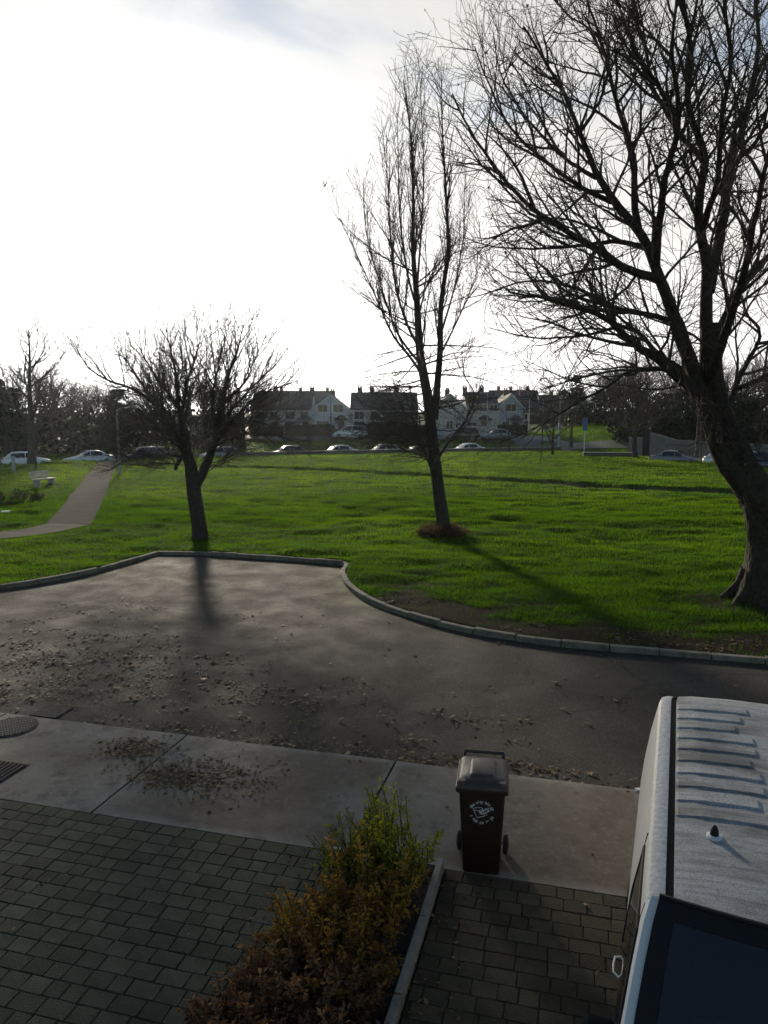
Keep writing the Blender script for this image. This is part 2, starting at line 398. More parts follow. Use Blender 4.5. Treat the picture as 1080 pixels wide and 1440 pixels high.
lawn = link('lawn', np_mesh('lawn', np.stack([X, Y, Z], -1).reshape(-1, 3), quad[~dead], M_lawn, True,
            {'soil': soil_at(X, Y).ravel(), 'dirt': dirt_at(X, Y).ravel()}))
tag(lawn, kind='structure')

# grass blades on it, light shining through them
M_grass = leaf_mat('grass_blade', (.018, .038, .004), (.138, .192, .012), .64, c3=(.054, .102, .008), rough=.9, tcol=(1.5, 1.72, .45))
def blades(n, ylo, yhi, power, smax=.66, hh=1.0):
    q = RNG.random(n); y = (ylo ** (1 - power) + q * (yhi ** (1 - power) - ylo ** (1 - power))) ** (1 / (1 - power))
    x = (RNG.random(n) * 2 - 1) * (y * smax + 2)
    ok = ~in_poly(ROADPOLY, x, y) & (y < far_edge(x) + .2)
    x, y = x[ok], y[ok]
    so, di, fd = soil_at(x, y), dirt_at(x, y), foot_d(x, y)
    kd = poly_dist(KERB[::8], x, y)
    ok = (RNG.random(len(x)) > so * .93) & (RNG.random(len(x)) > di * .95) & (fd > .82 + .1 * RNG.random(len(x))) & (kd > .10)
    x, y, so = x[ok], y[ok], so[ok]; n = len(x); z = lawn_z(x, y) - .01
    clump = vnoise(x * 2.3, y * 3.4, 21) * .5 + vnoise(x * .8, y * 1.1, 22) * .5
    c = cut_y(x); bank = np.exp(-((y - c - .2) / .5) ** 2)
    h = (.045 + .045 * RNG.random(n) + .03 * np.clip(clump, -.6, 1) + .05 * bank) * (1 + y * .012) * hh
    w = (.0035 + .0035 * RNG.random(n)) * (.55 + y * .055)
    a = RNG.random(n) * math.pi * 2; le = (RNG.random(n) * .9 + .15) * h; la = RNG.random(n) * math.pi * 2
    sx, sy = np.cos(a) * w, np.sin(a) * w; dx, dy = np.cos(la) * le, np.sin(la) * le
    V = np.empty((n, 3, 3)); V[:, 0] = np.stack([x - sx, y - sy, z], 1); V[:, 1] = np.stack([x + sx, y + sy, z], 1); V[:, 2] = np.stack([x + dx, y + dy, z + h], 1)
    tone = np.clip(.46 + .26 * clump + .22 * vnoise(x * .17, y * .17, 23) + .22 * (RNG.random(n) - .5) - .3 * so + .0052 * (y - 30), 0, 1)  # blades lighten with distance: effect of sun and view angle painted into tone
    return V.reshape(-1, 3), np.repeat(tone, 3)
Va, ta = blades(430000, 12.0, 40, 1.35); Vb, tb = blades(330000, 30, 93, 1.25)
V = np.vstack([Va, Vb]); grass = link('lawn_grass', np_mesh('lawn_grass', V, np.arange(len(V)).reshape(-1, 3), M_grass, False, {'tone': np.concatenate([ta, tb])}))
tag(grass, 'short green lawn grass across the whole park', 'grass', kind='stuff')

# wide ground sheet and the rising verge behind the parked cars
def far_z(x, y):
    z = -.42 + 1.75 * sstep(87, 113, y) + 1.5 * sstep(24, 34, x) * sstep(88, 112, y) * (1 - sstep(46, 60, x)) + .9 * sstep(113, 170, y) + 2.2 * sstep(150, 420, y)
    e = far_edge(x); lo = 1 - sstep(e + 9.5, e + 15, y)
    return z * (1 - lo) + -.42 * lo
xl = np.concatenate([np.arange(-420, -70, 14), np.arange(-70, 70, 1.4), np.arange(70, 421, 14)]); yl = np.concatenate([np.arange(48, 150, 1.2), np.arange(150, 700, 14)])
X, Y = np.meshgrid(xl, yl); nx, ny = len(xl), len(yl); Z = far_z(X, Y) + .03 * vnoise(X * .4, Y * .5, 41)
idx = np.arange(nx * ny).reshape(ny, nx); quad = np.stack([idx[:-1, :-1], idx[:-1, 1:], idx[1:, 1:], idx[1:, :-1]], -1).reshape(-1, 4)
M_verge = leaf_mat('verge_turf', (.06, .105, .016), (.10, .16, .024), .35, tcol=(1.4, 1.4, .6))
Yc = Y - far_edge(X); kill = ((Yc < .6)).ravel()[quad].all(1)
verge = link('verge', np_mesh('verge', np.stack([X, Y, Z], -1).reshape(-1, 3), quad[~kill], M_verge, True, {'tone': (.5 + .5 * vnoise(X * .3, Y * .4, 42)).ravel()}))
tag(verge, kind='structure')
gm = MB(); gm.add([(-425, -60, -.62), (425, -60, -.62), (425, 700, -.62), (-425, 700, -.62)], [(0, 1, 2, 3)])
tag(gm.build('ground', M_lawn), kind='structure')
# verge grass, larger blades far off
def far_blades(n):
    y = 80 + RNG.random(n) * 42; x = -40 + RNG.random(n) * 92; e = far_edge(x)
    ok = (y > e + 8.6) & ~((y > 103.3) & (y < 112.5) & (x < 24)); x, y = x[ok], y[ok]; n = len(x); z = far_z(x, y) - .02
    h = .13 + .12 * RNG.random(n); w = .035 + .03 * RNG.random(n); a = RNG.random(n) * 6.3; la = RNG.random(n) * 6.3; le = h * RNG.random(n)
    V = np.empty((n, 3, 3)); V[:, 0] = np.stack([x - np.cos(a) * w, y - np.sin(a) * w, z], 1); V[:, 1] = np.stack([x + np.cos(a) * w, y + np.sin(a) * w, z], 1)
    V[:, 2] = np.stack([x + np.cos(la) * le, y + np.sin(la) * le, z + h], 1)
    return V.reshape(-1, 3), np.repeat(np.clip(.6 + .3 * (RNG.random(n) - .5) + .2 * vnoise(x * .4, y * .4, 44), 0, 1), 3)
Vf, tf = far_blades(130000)
tag(link('verge_grass', np_mesh('verge_grass', Vf, np.arange(len(Vf)).reshape(-1, 3), M_grass, False, {'tone': tf})), 'bright green grass on the verge behind the parked cars', 'grass', kind='stuff')

def ribbon(name, L, width, zf, m, dz=.02, nacross=5, attrs=None):
    L = np.asarray(L); V = []
    for k in np.linspace(-.5, .5, nacross):
        wob = .06 * vnoise(L[:, 0] * 1.1 + 50 * k, L[:, 1] * 1.1, 77) if abs(k) == .5 else 0
        o = offset_line(L, k * width + 0); o = o + (wob[:, None] if not isinstance(wob, int) else 0)
        V.append(np.stack([o[:, 0], o[:, 1], zf(o[:, 0], o[:, 1]) + dz], 1))
    n = len(L); V = np.vstack(V); q = []
    for a in range(nacross - 1):
        i = np.arange(n - 1) + a * n; q.append(np.stack([i, i + 1, i + n + 1, i + n], 1))
    o = link(name, np_mesh(name, V, np.vstack(q), m, True)); return tag(o, kind='structure')
M_path1 = mat('path_concrete', (.12, .105, .09), 1.0, var=.2, scale=1.2, bump=.3, bscale=60, spec=.02)
M_path2 = mat('path_tarmac', (.045, .040, .036), 1.0, var=.25, scale=1.0, bump=.3, bscale=60, spec=.02)
ribbon('footpath', FOOT1, 1.75, lambda x, y: np.maximum(lawn_z(x, y, False), .07), M_path1, .03)
ribbon('park_path', FOOT2, 1.8, lambda x, y: np.maximum(lawn_z(x, y, False), .07), M_path2, .02)
M_road2 = mat('far_asphalt', (.085, .083, .082), .7, var=.15, scale=.6)
RL = np.array([[x, far_edge(np.array(x)) + 4.6] for x in np.linspace(-62, 21.5, 90)])
ribbon('street', RL, 8.2, lambda x, y: np.full(len(x), -.42), M_road2, .035)
R2 = resample([(21.5, 95.0), (27, 86), (32, 76.5), (44, 66), (62, 56)], 1.0)
ribbon('side_street', R2, 8.4, lambda x, y: np.full(len(x), -.42), M_road2, .07)
R3 = resample([(-60, 107), (-20, 107.6), (6, 108), (18, 107), (22, 101.5), (22.5, 95)], 1.0)
ribbon('estate_road', R3, 6.0, lambda x, y: far_z(x, y), M_road2, .10, 7)
R4 = resample([(20, 96.8), (28, 97.6), (40, 93.5), (60, 86)], 1.0)
ribbon('cross_road', R4, 5.0, lambda x, y: far_z(x, y), M_road2, .12, 7)

# ---- kerb of separate stones
M_kerb = add_random(mat('kerb_concrete', (.20, .185, .145), .9, var=.3, scale=5, bump=.6, bscale=70, col2=(.09, .088, .06), spec=.15), .16)
kerb = empty('kerb', (0, 0, 0)); tag(kerb, kind='structure')
def stone_run(L, ln=.9):
    s = np.concatenate([[0], np.cumsum(np.hypot(*np.diff(L, axis=0).T))]); n = int(s[-1] // ln)
    for i in range(n):
        q = np.linspace(i * s[-1] / n + .010, (i + 1) * s[-1] / n - .010, 4); P = np.stack([np.interp(q, s, L[:, 0]), np.interp(q, s, L[:, 1])], 1)
        t = np.gradient(P, axis=0); t /= np.linalg.norm(t, axis=1)[:, None]; nn = np.stack([-t[:, 1], t[:, 0]], 1)
        h = .105 + R.uniform(-.014, .012); lat = R.uniform(-.012, .012)
        rings = []
        for p, m in zip(P, nn):
            rings.append([(p[0] + m[0] * a, p[1] + m[1] * a, z) for a, z in ((-.075 + lat, -.12), (-.070 + lat, h - .018), (-.052 + lat, h), (.06 + lat, h + .004), (.07 + lat, h - .012), (.075 + lat, -.12))])
        m_ = MB(); m_.loft(rings); m_.build('kerb_stone', M_kerb, kerb)
for L_ in (k1, k2, k3): stone_run(L_)

# ---- pavement of four poured bays
M_slab = mat('pavement_concrete', (.225, .205, .165), .9, var=.22, scale=1.4, bump=.5, bscale=120, detail=9, spec=.25)
def slab_nodes(m):
    t = m.node_tree; b = t.nodes['Principled BSDF']; c = t.nodes.new('ShaderNodeTexCoord')
    def noise(s, lo, hi, d=7):
        n = t.nodes.new('ShaderNodeTexNoise'); n.inputs['Scale'].default_value = s; n.inputs['Detail'].default_value = d; n.inputs['Roughness'].default_value = .65
        t.links.new(c.outputs['Object'], n.inputs['Vector']); r = t.nodes.new('ShaderNodeMapRange'); r.inputs['From Min'].default_value = lo; r.inputs['From Max'].default_value = hi
        t.links.new(n.outputs['Fac'], r.inputs['Value']); return r.outputs[0]
    at = t.nodes.new('ShaderNodeAttribute'); at.attribute_name = 'damp'
    for fac, colr in ((noise(.9, .5, .7), (.115, .09, .066)), (noise(7, .55, .68), (.30, .28, .25)), (noise(1.7, .52, .62, 9), (.075, .06, .048)), (noise(60, .55, .65, 3), (.27, .25, .23)), (noise(22, .62, .72), (.09, .085, .07)), (at.outputs['Fac'], (.090, .064, .042)), (noise(13, .52, .70, 9), (.185, .16, .13)), (noise(3.2, .54, .70, 9), (.06, .048, .036))):
        x = t.nodes.new('ShaderNodeMix'); x.data_type = 'RGBA'; t.links.new(b.inputs['Base Color'].links[0].from_socket, x.inputs['A']); x.inputs['B'].default_value = (*colr, 1)
        mm = t.nodes.new('ShaderNodeMath'); mm.operation = 'MULTIPLY'; mm.inputs[1].default_value = .75; t.links.new(fac, mm.inputs[0]); t.links.new(mm.outputs[0], x.inputs['Factor']); t.links.new(x.outputs['Result'], b.inputs['Base Color'])
slab_nodes(M_slab)
pave = empty('pavement', (0, 0, 0), ST); tag(pave, kind='structure')
PV0, PV1 = 6.82, 8.95
for (a, b_) in ((-14.4, -11.35), (-11.33, -8.29), (-8.27, -5.26), (-5.24, -2.23), (-2.21, .84), (.86, 3.88), (3.9, 6.9), (6.92, 10)):
    n_u, n_v = 24, 16; us = np.linspace(a + .006, b_ - .006, n_u); vs2 = np.linspace(PV0, PV1, n_v)
    Uu, Vv = np.meshgrid(us, vs2); edge = np.minimum.reduce([Uu - us[0], us[-1] - Uu, Vv - PV0, PV1 - Vv]); mg = sstep(.0, .12, edge)
    zt = .022 + .005 * vnoise(Uu * 1.1, Vv * 1.1, 51) - .006 * (1 - sstep(0, .03, edge)) + .004 * (1 - mg)
    dmp = np.clip((.05 + 1.05 * sstep(-5.6, -4.6, Uu)) * mg * (.7 + .6 * vnoise(Uu * 1.3, Vv * 1.3, 52)) + .75 * np.exp(-((Uu + 6.2) ** 2 / .8 + (Vv - 8.0) ** 2 / .25)), 0, 1)
    V = np.stack([Uu, Vv, zt], -1).reshape(-1, 3); idx = np.arange(n_u * n_v).reshape(n_v, n_u)
    q = np.stack([idx[:-1, :-1], idx[:-1, 1:], idx[1:, 1:], idx[1:, :-1]], -1).reshape(-1, 4)
    rim = np.concatenate([idx[0], idx[1:, -1], idx[-1, -2::-1], idx[-2:0:-1, 0]]); lo = V[rim].copy(); lo[:, 2] = -.10
    k = len(V); nr = len(rim); j = np.arange(nr); side = np.stack([rim[j], k + j, k + (j + 1) % nr, rim[(j + 1) % nr]], 1)
    link('slab', np_mesh('slab', np.vstack([V, lo]), np.vstack([q, side]), M_slab, False, {'damp': np.concatenate([dmp.ravel(), np.full(nr, .6)])}), pave)

# ---- driveways: every paver its own piece
M_joint = mat('joint_soil', (.030, .028, .018), .95, var=.4, scale=3, bump=.6, bscale=60, col2=(.035, .048, .012), spec=.1)
M_pav1 = add_random(mat('paver_grey', (.078, .073, .050), .9, var=.3, scale=3.0, bump=.8, bscale=60, spec=.2, col2=(.046, .049, .028), coord='Object'), .28)
M_pav2 = add_random(mat('paver_brown', (.074, .058, .038), .9, var=.3, scale=3.0, bump=.8, bscale=60, spec=.2, col2=(.044, .042, .024)), .3)
def paver_mesh(w, d, m, seed):
    r = random.Random(seed); t = .05; j = lambda: r.uniform(-.0035, .0035); c = .0045
    base = [(-w / 2, -d / 2), (w / 2, -d / 2), (w / 2, d / 2), (-w / 2, d / 2)]
    mid = []
    for i in range(4):
        a, b_ = base[i], base[(i + 1) % 4]; mid.append((a[0] + j(), a[1] + j())); mid.append(((a[0] + b_[0]) / 2 + j(), (a[1] + b_[1]) / 2 + j()))
    ins = lambda p, q: (p[0] * (1 - 2 * q / w), p[1] * (1 - 2 * q / d))
    tilt = (r.uniform(-.008, .008), r.uniform(-.008, .008))
    rings = [[(p[0], p[1], -t) for p in mid], [(p[0], p[1], -.009) for p in mid], [(*ins(p, c), tilt[0] * p[0] + tilt[1] * p[1]) for p in mid]]
    b = MB(); b.loft(rings, cap=False); b.add(rings[2], [tuple(range(8))])
    return b.mesh('paver', m)
def driveway(name, u0, u1, v0, v1, m, seed, label_kind):
    root = empty(name, (0, 0, 0), ST); tag(root, kind='structure')
    g = MB(); g.box(((u0 + u1) / 2, (v0 + v1) / 2, -.048), (u1 - u0, v1 - v0, .12)); g.build('bedding', M_joint, root)
    r = random.Random(seed); lib = {w: [paver_mesh(w - .006, .166, m, seed + k * 7 + int(w * 1000)) for k in range(5)] for w in (.16, .21, .26)}
    rest = MB(); n = 0; v = v1 - .086
    while v > v0 + .06:
        u = u0 + .01 - r.random() * .2
        while u < u1 - .05:
            w = r.choice((.16, .21, .21, .26, .26)); a_ = max(u, u0); b_ = min(u + w, u1); u += w; cut = b_ - a_ < w - 1e-6
            if cut: w = b_ - a_
            if w < .045: continue
            c = (a_ + b_) / 2
            z = .022 + r.uniform(-.003, .003); p = S(c, v, z); px, py = proj(p)
            if -14 < px < 1094 and py < 1452 and n < 295:
                o = link('paver', paver_mesh(w - .006, .166, m, seed + n) if cut else r.choice(lib[w]), root, (c, v, z)); o.rotation_euler = (0, 0, r.choice((0, math.pi)) + r.uniform(-.012, .012)); n += 1
            else: rest.box((c, v, z - .025), (w - .014, .158, .05))
        v -= .172
    if rest.v: tag(rest.build('paver_field', m, root), kind='stuff')
    print(name, 'pavers', n)
driveway('driveway', -9.5, -2.36, 2.2, PV0 - .012, M_pav1, 3, '')
driveway('driveway', -1.17, 3.3, 2.2, PV0 - .012, M_pav2, 11, '')
# ---------------------------------------------------------------- trees
def bark(name, c1, c2, sc=9):
    m = mat(name, c1, .9, var=.3, scale=sc, bump=1.6, bscale=26, col2=c2, spec=.08)
    t = m.node_tree; b = t.nodes['Principled BSDF']; c = t.nodes.new('ShaderNodeTexCoord'); mp_ = t.nodes.new('ShaderNodeMapping'); mp_.inputs['Scale'].default_value = (14, 14, 2.2)
    v = t.nodes.new('ShaderNodeTexVoronoi'); v.inputs['Scale'].default_value = 1.0; v.feature = 'DISTANCE_TO_EDGE'
    t.links.new(c.outputs['Object'], mp_.inputs[0]); t.links.new(mp_.outputs[0], v.inputs['Vector'])
    bp = t.nodes.new('ShaderNodeBump'); bp.inputs['Strength'].default_value = 1.0; bp.inputs['Distance'].default_value = .05
    t.links.new(v.outputs['Distance'], bp.inputs['Height']); t.links.new(b.inputs['Normal'].links[0].from_socket, bp.inputs['Normal']); t.links.new(bp.outputs[0], b.inputs['Normal'])
    return m
M_barkA = bark('bark_maple', (.062, .052, .039), (.026, .024, .018))
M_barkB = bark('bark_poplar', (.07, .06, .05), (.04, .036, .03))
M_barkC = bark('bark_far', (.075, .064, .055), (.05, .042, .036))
M_twig = mat('twig', (.062, .050, .042), .85, spec=.2)
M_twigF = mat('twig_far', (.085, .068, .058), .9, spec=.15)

class Tubes:
    """many tapering tubes gathered into one mesh"""
    def __init__(s): s.g = {}
    def add(s, P, r, n):
        s.g.setdefault((len(P), n), []).append((P, r))
    def arrays(s, origin, rough=0.0):
        Vs, Qs, o = [], [], 0
        for (k, n), L in s.g.items():
            P = np.array([a for a, _ in L], float); r = np.array([b for _, b in L], float)
            Tn = np.gradient(P, axis=1); Tn /= np.maximum(np.linalg.norm(Tn, axis=2, keepdims=True), 1e-9)
            mean = P[:, -1] - P[:, 0]; mean /= np.maximum(np.linalg.norm(mean, axis=1, keepdims=True), 1e-9)
            ref = np.where((np.abs(mean[:, 2:3]) > .8), np.array([[1., .2, 0]]), np.array([[0, 0, 1.]]))[:, None, :]
            U = np.cross(Tn, ref); U /= np.maximum(np.linalg.norm(U, axis=2, keepdims=True), 1e-9); Wv = np.cross(Tn, U)
            a = np.arange(n) * 2 * math.pi / n
            rr = r[:, :, None] * np.ones((1, 1, n))
            if rough and n >= 9:
                tt = np.arange(k)[None, :, None]
                rr = rr * (1 + rough * (np.sin(a * 3 + tt * .35) * .5 + np.sin(a * 5 - tt * .5 + 1) * .4 + .35 * RNG.standard_normal(rr.shape)))
            V = P[:, :, None, :] + rr[..., None] * (np.cos(a)[None, None, :, None] * U[:, :, None, :] + np.sin(a)[None, None, :, None] * Wv[:, :, None, :])
            m = len(L); idx = o + np.arange(m * k * n).reshape(m, k, n); nx_ = np.roll(idx, -1, axis=2)
            Qs.append(np.stack([idx[:, :-1], nx_[:, :-1], nx_[:, 1:], idx[:, 1:]], -1).reshape(-1, 4)); Vs.append(V.reshape(-1, 3)); o += m * k * n
        return np.vstack(Vs) - np.asarray(origin), np.vstack(Qs)
    def build(s, name, m, parent, origin, rough=0.0):
        V, Q = s.arrays(origin, rough); return link(name, np_mesh(name, V, Q, m, True), parent)

def unit(v): return v / max(1e-9, math.sqrt(v[0] * v[0] + v[1] * v[1] + v[2] * v[2]))
def rnd_perp(d, r):
    v = np.array([r.gauss(0, 1), r.gauss(0, 1), r.gauss(0, 1)]); return unit(v - d * float(v @ d))
def spline(pts, n):
    pts = np.asarray(pts, float); q = []
    for i in range(len(pts) - 1):
        p0, p1, p2, p3 = pts[max(i - 1, 0)], pts[i], pts[i + 1], pts[min(i + 2, len(pts) - 1)]
        for t in np.linspace(0, 1, 10, endpoint=False): q.append(.5 * ((2 * p1) + (-p0 + p2) * t + (2 * p0 - 5 * p1 + 4 * p2 - p3) * t * t + (-p0 + 3 * p1 - 3 * p2 + p3) * t ** 3))
    q.append(pts[-1]); q = np.array(q); s = np.concatenate([[0], np.cumsum(np.linalg.norm(np.diff(q, axis=0), axis=1))])
    t = np.linspace(0, s[-1], n); return np.stack([np.interp(t, s, q[:, k]) for k in range(3)], 1), s[-1]

class Tree:
    def __init__(s, spec, seed): s.sp = spec; s.r = random.Random(seed); s.branch = Tubes(); s.twig = Tubes(); s.tips = []
    def children(s, P, L, ra, rb, lev, t0=.15, scale=1.0, dens=None):
        """side shoots along polyline P"""
        if lev >= len(s.sp): return
        q = s.sp[lev]; r = s.r; n = (dens or q['dens']) * L; n = int(n) + (r.random() < n - int(n)); az = r.random() * 6.28
        m = len(P) - 1
        for k in range(n):
            t = t0 + (1 - t0) * (k + r.random()) / max(1, n); f = t * m; i = min(int(f), m - 1); p = P[i] + (P[i + 1] - P[i]) * (f - i); d = unit(P[i + 1] - P[i])
            az += 2.4 + r.uniform(-.5, .5); u = rnd_perp(d, r)
            an = math.radians(r.gauss(q['ang'], q.get('angv', 9))); nd = unit(d * math.cos(an) + u * math.sin(an) + np.array([0, 0, q.get('lift', 0)]))
            ln = scale * r.uniform(*q['len']) * (1 - q.get('fade', .45) * t)
            rad = min((ra + (rb - ra) * t) * .72, q['r']) * r.uniform(.75, 1.1)
            s.grow(p, nd, ln, rad, lev, scale)
    def grow(s, p, d, L, rad, lev, scale=1.0):
        q = s.sp[lev]; r = s.r; n = q['seg']; st = L / n; P = [p]; trop = np.array([0, 0, q.get('trop', 0.0)])
        for i in range(n):
            d = unit(d + np.array([r.gauss(0, 1), r.gauss(0, 1), r.gauss(0, 1)]) * q['wig'] + trop); p = p + d * st; P.append(p)
        P = np.array(P); tip = q.get('tip', .35); rr = np.linspace(rad, max(rad * tip, s.sp[-1]['rmin']), n + 1)
        (s.branch if lev == 0 else s.twig).add(P, rr, q['sides'])
        if lev == len(s.sp) - 1: s.tips.append(P[-1])
        s.children(P, L, rad, rr[-1], lev + 1, .12, scale)

def limb_mesh(name, P, rad, m, root, origin, sides=10, rough=.05):
    t = Tubes(); t.add(P, rad, sides); return t.build(name, m, root, origin, rough)

# --- the big maple on the right
BX, BY = 8.85, 17.0
maple = empty('bare_tree', (BX, BY, lz(BX, BY) - .12), 0, 'big leaning bare tree cut by the right edge with thick trunk and wide spreading limbs', 'tree')
MO = np.array(maple.location)
def TP(l): return [T(a, b, BY + c) for a, b, c in l]
tr_pts = np.array([[BX + .03, BY, MO[2] - .1], [BX, BY, MO[2] + .25], [BX + .02, BY, MO[2] + .9]] + TP([(1081, 755, 0), (1070, 705, 0), (1052, 675, .05), (1033, 640, .1), (1011, 577, .15), (999, 520, .1), (998, 455, .1)]))
P, L = spline(tr_pts, 46); rad = np.interp(np.linspace(0, 1, 46), [0, .03, .09, .2, .34, .42, .5, .6, .75, .9, 1], [.80, .66, .52, .45, .42, .40, .37, .32, .27, .23, .20])
limb_mesh('trunk', P, rad, M_barkA, maple, MO, 28, .09)
# second stem that runs up along the left of the trunk, and the strap of bare wood over it
P2, _ = spline(TP([(1062, 705, -.20), (1038, 676, -.28), (1014, 640, -.3), (995, 577, -.22), (975, 520, -.15), (962, 486, -.1), (950, 452, -.1)]), 26)
limb_mesh('side_stem', P2, np.interp(np.linspace(0, 1, 26), [0, .3, .6, 1], [.22, .20, .17, .15]), M_barkA, maple, MO, 14, .07)
# raised scar ridges and root flares
for pts, r0 in (([(1060, 690, -.36), (1042, 662, -.38), (1026, 630, -.38), (1008, 590, -.36), (998, 550, -.28), (990, 510, -.24)], .028), ([(1060, 735, -.42), (1048, 700, -.46), (1030, 668, -.48), (1008, 636, -.46), (993, 592, -.36)], .04)):
    P3, _ = spline(TP(pts), 18); limb_mesh('bark_ridge', P3, np.full(18, r0), M_barkA, maple, MO, 9, .12)
for a, ln in ((200, .85), (245, .8), (290, .8), (160, .9), (330, .7), (90, .7)):
    a = math.radians(a); q = [np.array([BX + math.cos(a) * d, BY + math.sin(a) * d, lz(BX + math.cos(a) * d, BY + math.sin(a) * d) + h]) for d, h in ((.35, .55), (.5, .22), (.75, .04), (ln, -.06), (ln + .25, -.2))]
    P3, _ = spline(q, 10); limb_mesh('root_flare', P3, np.linspace(.2, .06, 10), M_barkA, maple, MO, 9, .1)
spec_m = [dict(dens=2.6, len=(1.8, 3.7), ang=42, angv=11, lift=.10, r=.042, seg=8, wig=.10, trop=.035, sides=5, tip=.22, fade=.74),
          dict(dens=3.5, len=(.9, 1.9), ang=38, angv=10, lift=.06, r=.018, seg=6, wig=.13, trop=.03, sides=3, tip=.4, fade=.5),
          dict(dens=4.2, len=(.35, .85), ang=38, angv=12, r=.0085, seg=4, wig=.16, trop=.03, sides=3, tip=.6, fade=.4, rmin=.0045)]
tm = Tree(spec_m, 21)
LIMBS = [  # (points, start radius, end radius, density factor)
 ([(983, 556, -.15), (958, 530, -.5), (930, 506, -.9), (905, 488, -1.2), (862, 452, -1.6), (815, 432, -2.0), (765, 420, -2.3), (712, 412, -2.6)], .15, .02),
 ([(985, 560, -.2), (955, 535, -.9), (925, 517, -1.5), (885, 519, -2.0), (850, 541, -2.3), (806, 562, -2.6), (760, 588, -2.9), (700, 612, -3.1)], .060, .012),
 ([(952, 455, -.1), (938, 418, -.3), (922, 372, -.2), (905, 337, .1), (870, 294, .3), (839, 250, .5), (814, 187, .8), (795, 137, 1.0), (770, 94, 1.2), (735, 40, 1.3)], .155, .028),
 ([(930, 395, -.2), (882, 376, -.9), (845, 353, -1.4), (800, 330, -1.8), (745, 294, -2.1), (701, 250, -2.3), (665, 200, -2.4), (632, 140, -2.4)], .115, .018),
 ([(912, 350, 0), (870, 340, .9), (807, 345, 1.7), (750, 352, 2.3), (690, 352, 2.8), (650, 340, 3.0)], .08, .014),
 ([(955, 462, -.1), (930, 447, .6), (870, 432, 1.4), (807, 404, 2.1), (745, 396, 2.8), (690, 412, 3.3), (655, 420, 3.6)], .085, .014),
 ([(972, 530, 0), (925, 496, .9), (882, 461, 1.8), (826, 469, 2.6), (750, 476, 3.3), (690, 460, 3.9)], .085, .014),
 ([(993, 460, .1), (993, 420, .15), (995, 375, .2), (985, 330, .1), (979, 290, 0), (988, 219, -.3), (968, 150, -.6), (968, 62, -.9), (955, -20, -1.2), (940, -110, -1.5)], .165, .03),
 ([(997, 410, .2), (1008, 350, .6), (1020, 300, 1.0), (1026, 237, 1.4), (1050, 160, 1.8), (1070, 62, 2.1), (1066, -20, 2.4), (1080, -120, 2.6)], .15, .03),
 ([(1000, 500, .2), (1010, 470, .5), (1028, 432, .9), (1047, 396, 1.2), (1072, 370, 1.5), (1110, 330, 1.8), (1150, 260, 2.0), (1180, 160, 2.2)], .14, .03),
 ([(922, 372, -.2), (926, 320, -.7), (934, 262, -1.1), (955, 165, -1.6), (947, 75, -2.0), (955, 10, -2.3), (950, -80, -2.6)], .11, .02),
 ([(900, 330, .1), (893, 290, .5), (894, 219, 1.0), (872, 156, 1.4), (852, 75, 1.7), (828, 5, 2.0), (810, -70, 2.3)], .10, .02),
 ([(1022, 575, .15), (1036, 545, .4), (1052, 512, .6), (1068, 482, .8), (1066, 462, .9), (1048, 440, 1.0), (1040, 420, 1.1)], .085, .03),
 ([(1040, 545, .4), (1075, 530, .9), (1120, 500, 1.4), (1180, 460, 1.8), (1250, 420, 2.2)], .07, .02),
 ([(860, 284, .4), (815, 262, -.2), (760, 225, -.6), (715, 175, -.9), (690, 120, -1.1), (672, 70, -1.2)], .07, .014),
 ([(1000, 540, -.2), (1015, 480, -1.1), (1040, 400, -1.8), (1062, 300, -2.4), (1085, 190, -2.8), (1110, 60, -3.1)], .13, .025),
 ([(838, 250, .5), (800, 226, 1.2), (750, 172, 1.9), (712, 110, 2.4), (700, 55, 2.7)], .06, .014),
 ([(985, 330, .1), (1005, 260, -.8), (1010, 180, -1.3), (1022, 90, -1.7), (1010, 10, -2.1), (1015, -70, -2.4)], .09, .02),
 ([(988, 225, -.3), (960, 190, .6), (920, 130, 1.2), (905, 60, 1.7), (885, -15, 2.2), (880, -90, 2.5)], .08, .018),
 ([(955, 165, -1.6), (915, 110, -2.2), (880, 40, -2.6), (850, -40, -2.9)], .06, .015),
 ([(815, 187, .8), (850, 130, 1.4), (855, 60, 1.8), (800, 20, 2.1), (770, -40, 2.4)], .05, .014),
 ([(1026, 237, 1.4), (1070, 190, .8), (1110, 120, .3), (1150, 30, 0)], .07, .02),
]
for pts, r0, r1 in LIMBS:
    P, L = spline(TP(pts), 30)
    n = len(P); P[3:] += np.cumsum(RNG.normal(0, .012, (n - 3, 3)), 0)
    rad = (r1 + (r0 - r1) * (1 - np.linspace(0, 1, n)) ** 1.25) * .88
    limb_mesh('limb', P, rad, M_barkA, maple, MO, 10 if r0 > .08 else 7, .05)
    tm.children(P, L, r0, r1, 0, .12, 1.0)
# hanging spray of shoots on the near side of the trunk
for k in range(46):
    t = R.random(); p = T(978 + 42 * t + R.uniform(-6, 6), 545 + 75 * t, BY - .4); d = unit(np.array([R.uniform(-1.2, .3), R.uniform(-1, .1), R.uniform(-.5, .35)]))
    tm.grow(p, d, R.uniform(.5, 1.2), .011, 1)
for k in range(70):
    p = T(R.uniform(1030, 1074), R.uniform(545, 648), BY - .3); d = unit(np.array([R.uniform(-.6, .7), R.uniform(-1, -.1), R.uniform(-.6, .9)])); tm.grow(p, d, R.uniform(.4, 1.0), .010, 1)
tm.branch.build('branch_work', M_twig, maple, MO)
tag(tm.twig.build('twigs', M_twig, maple, MO), kind='stuff')
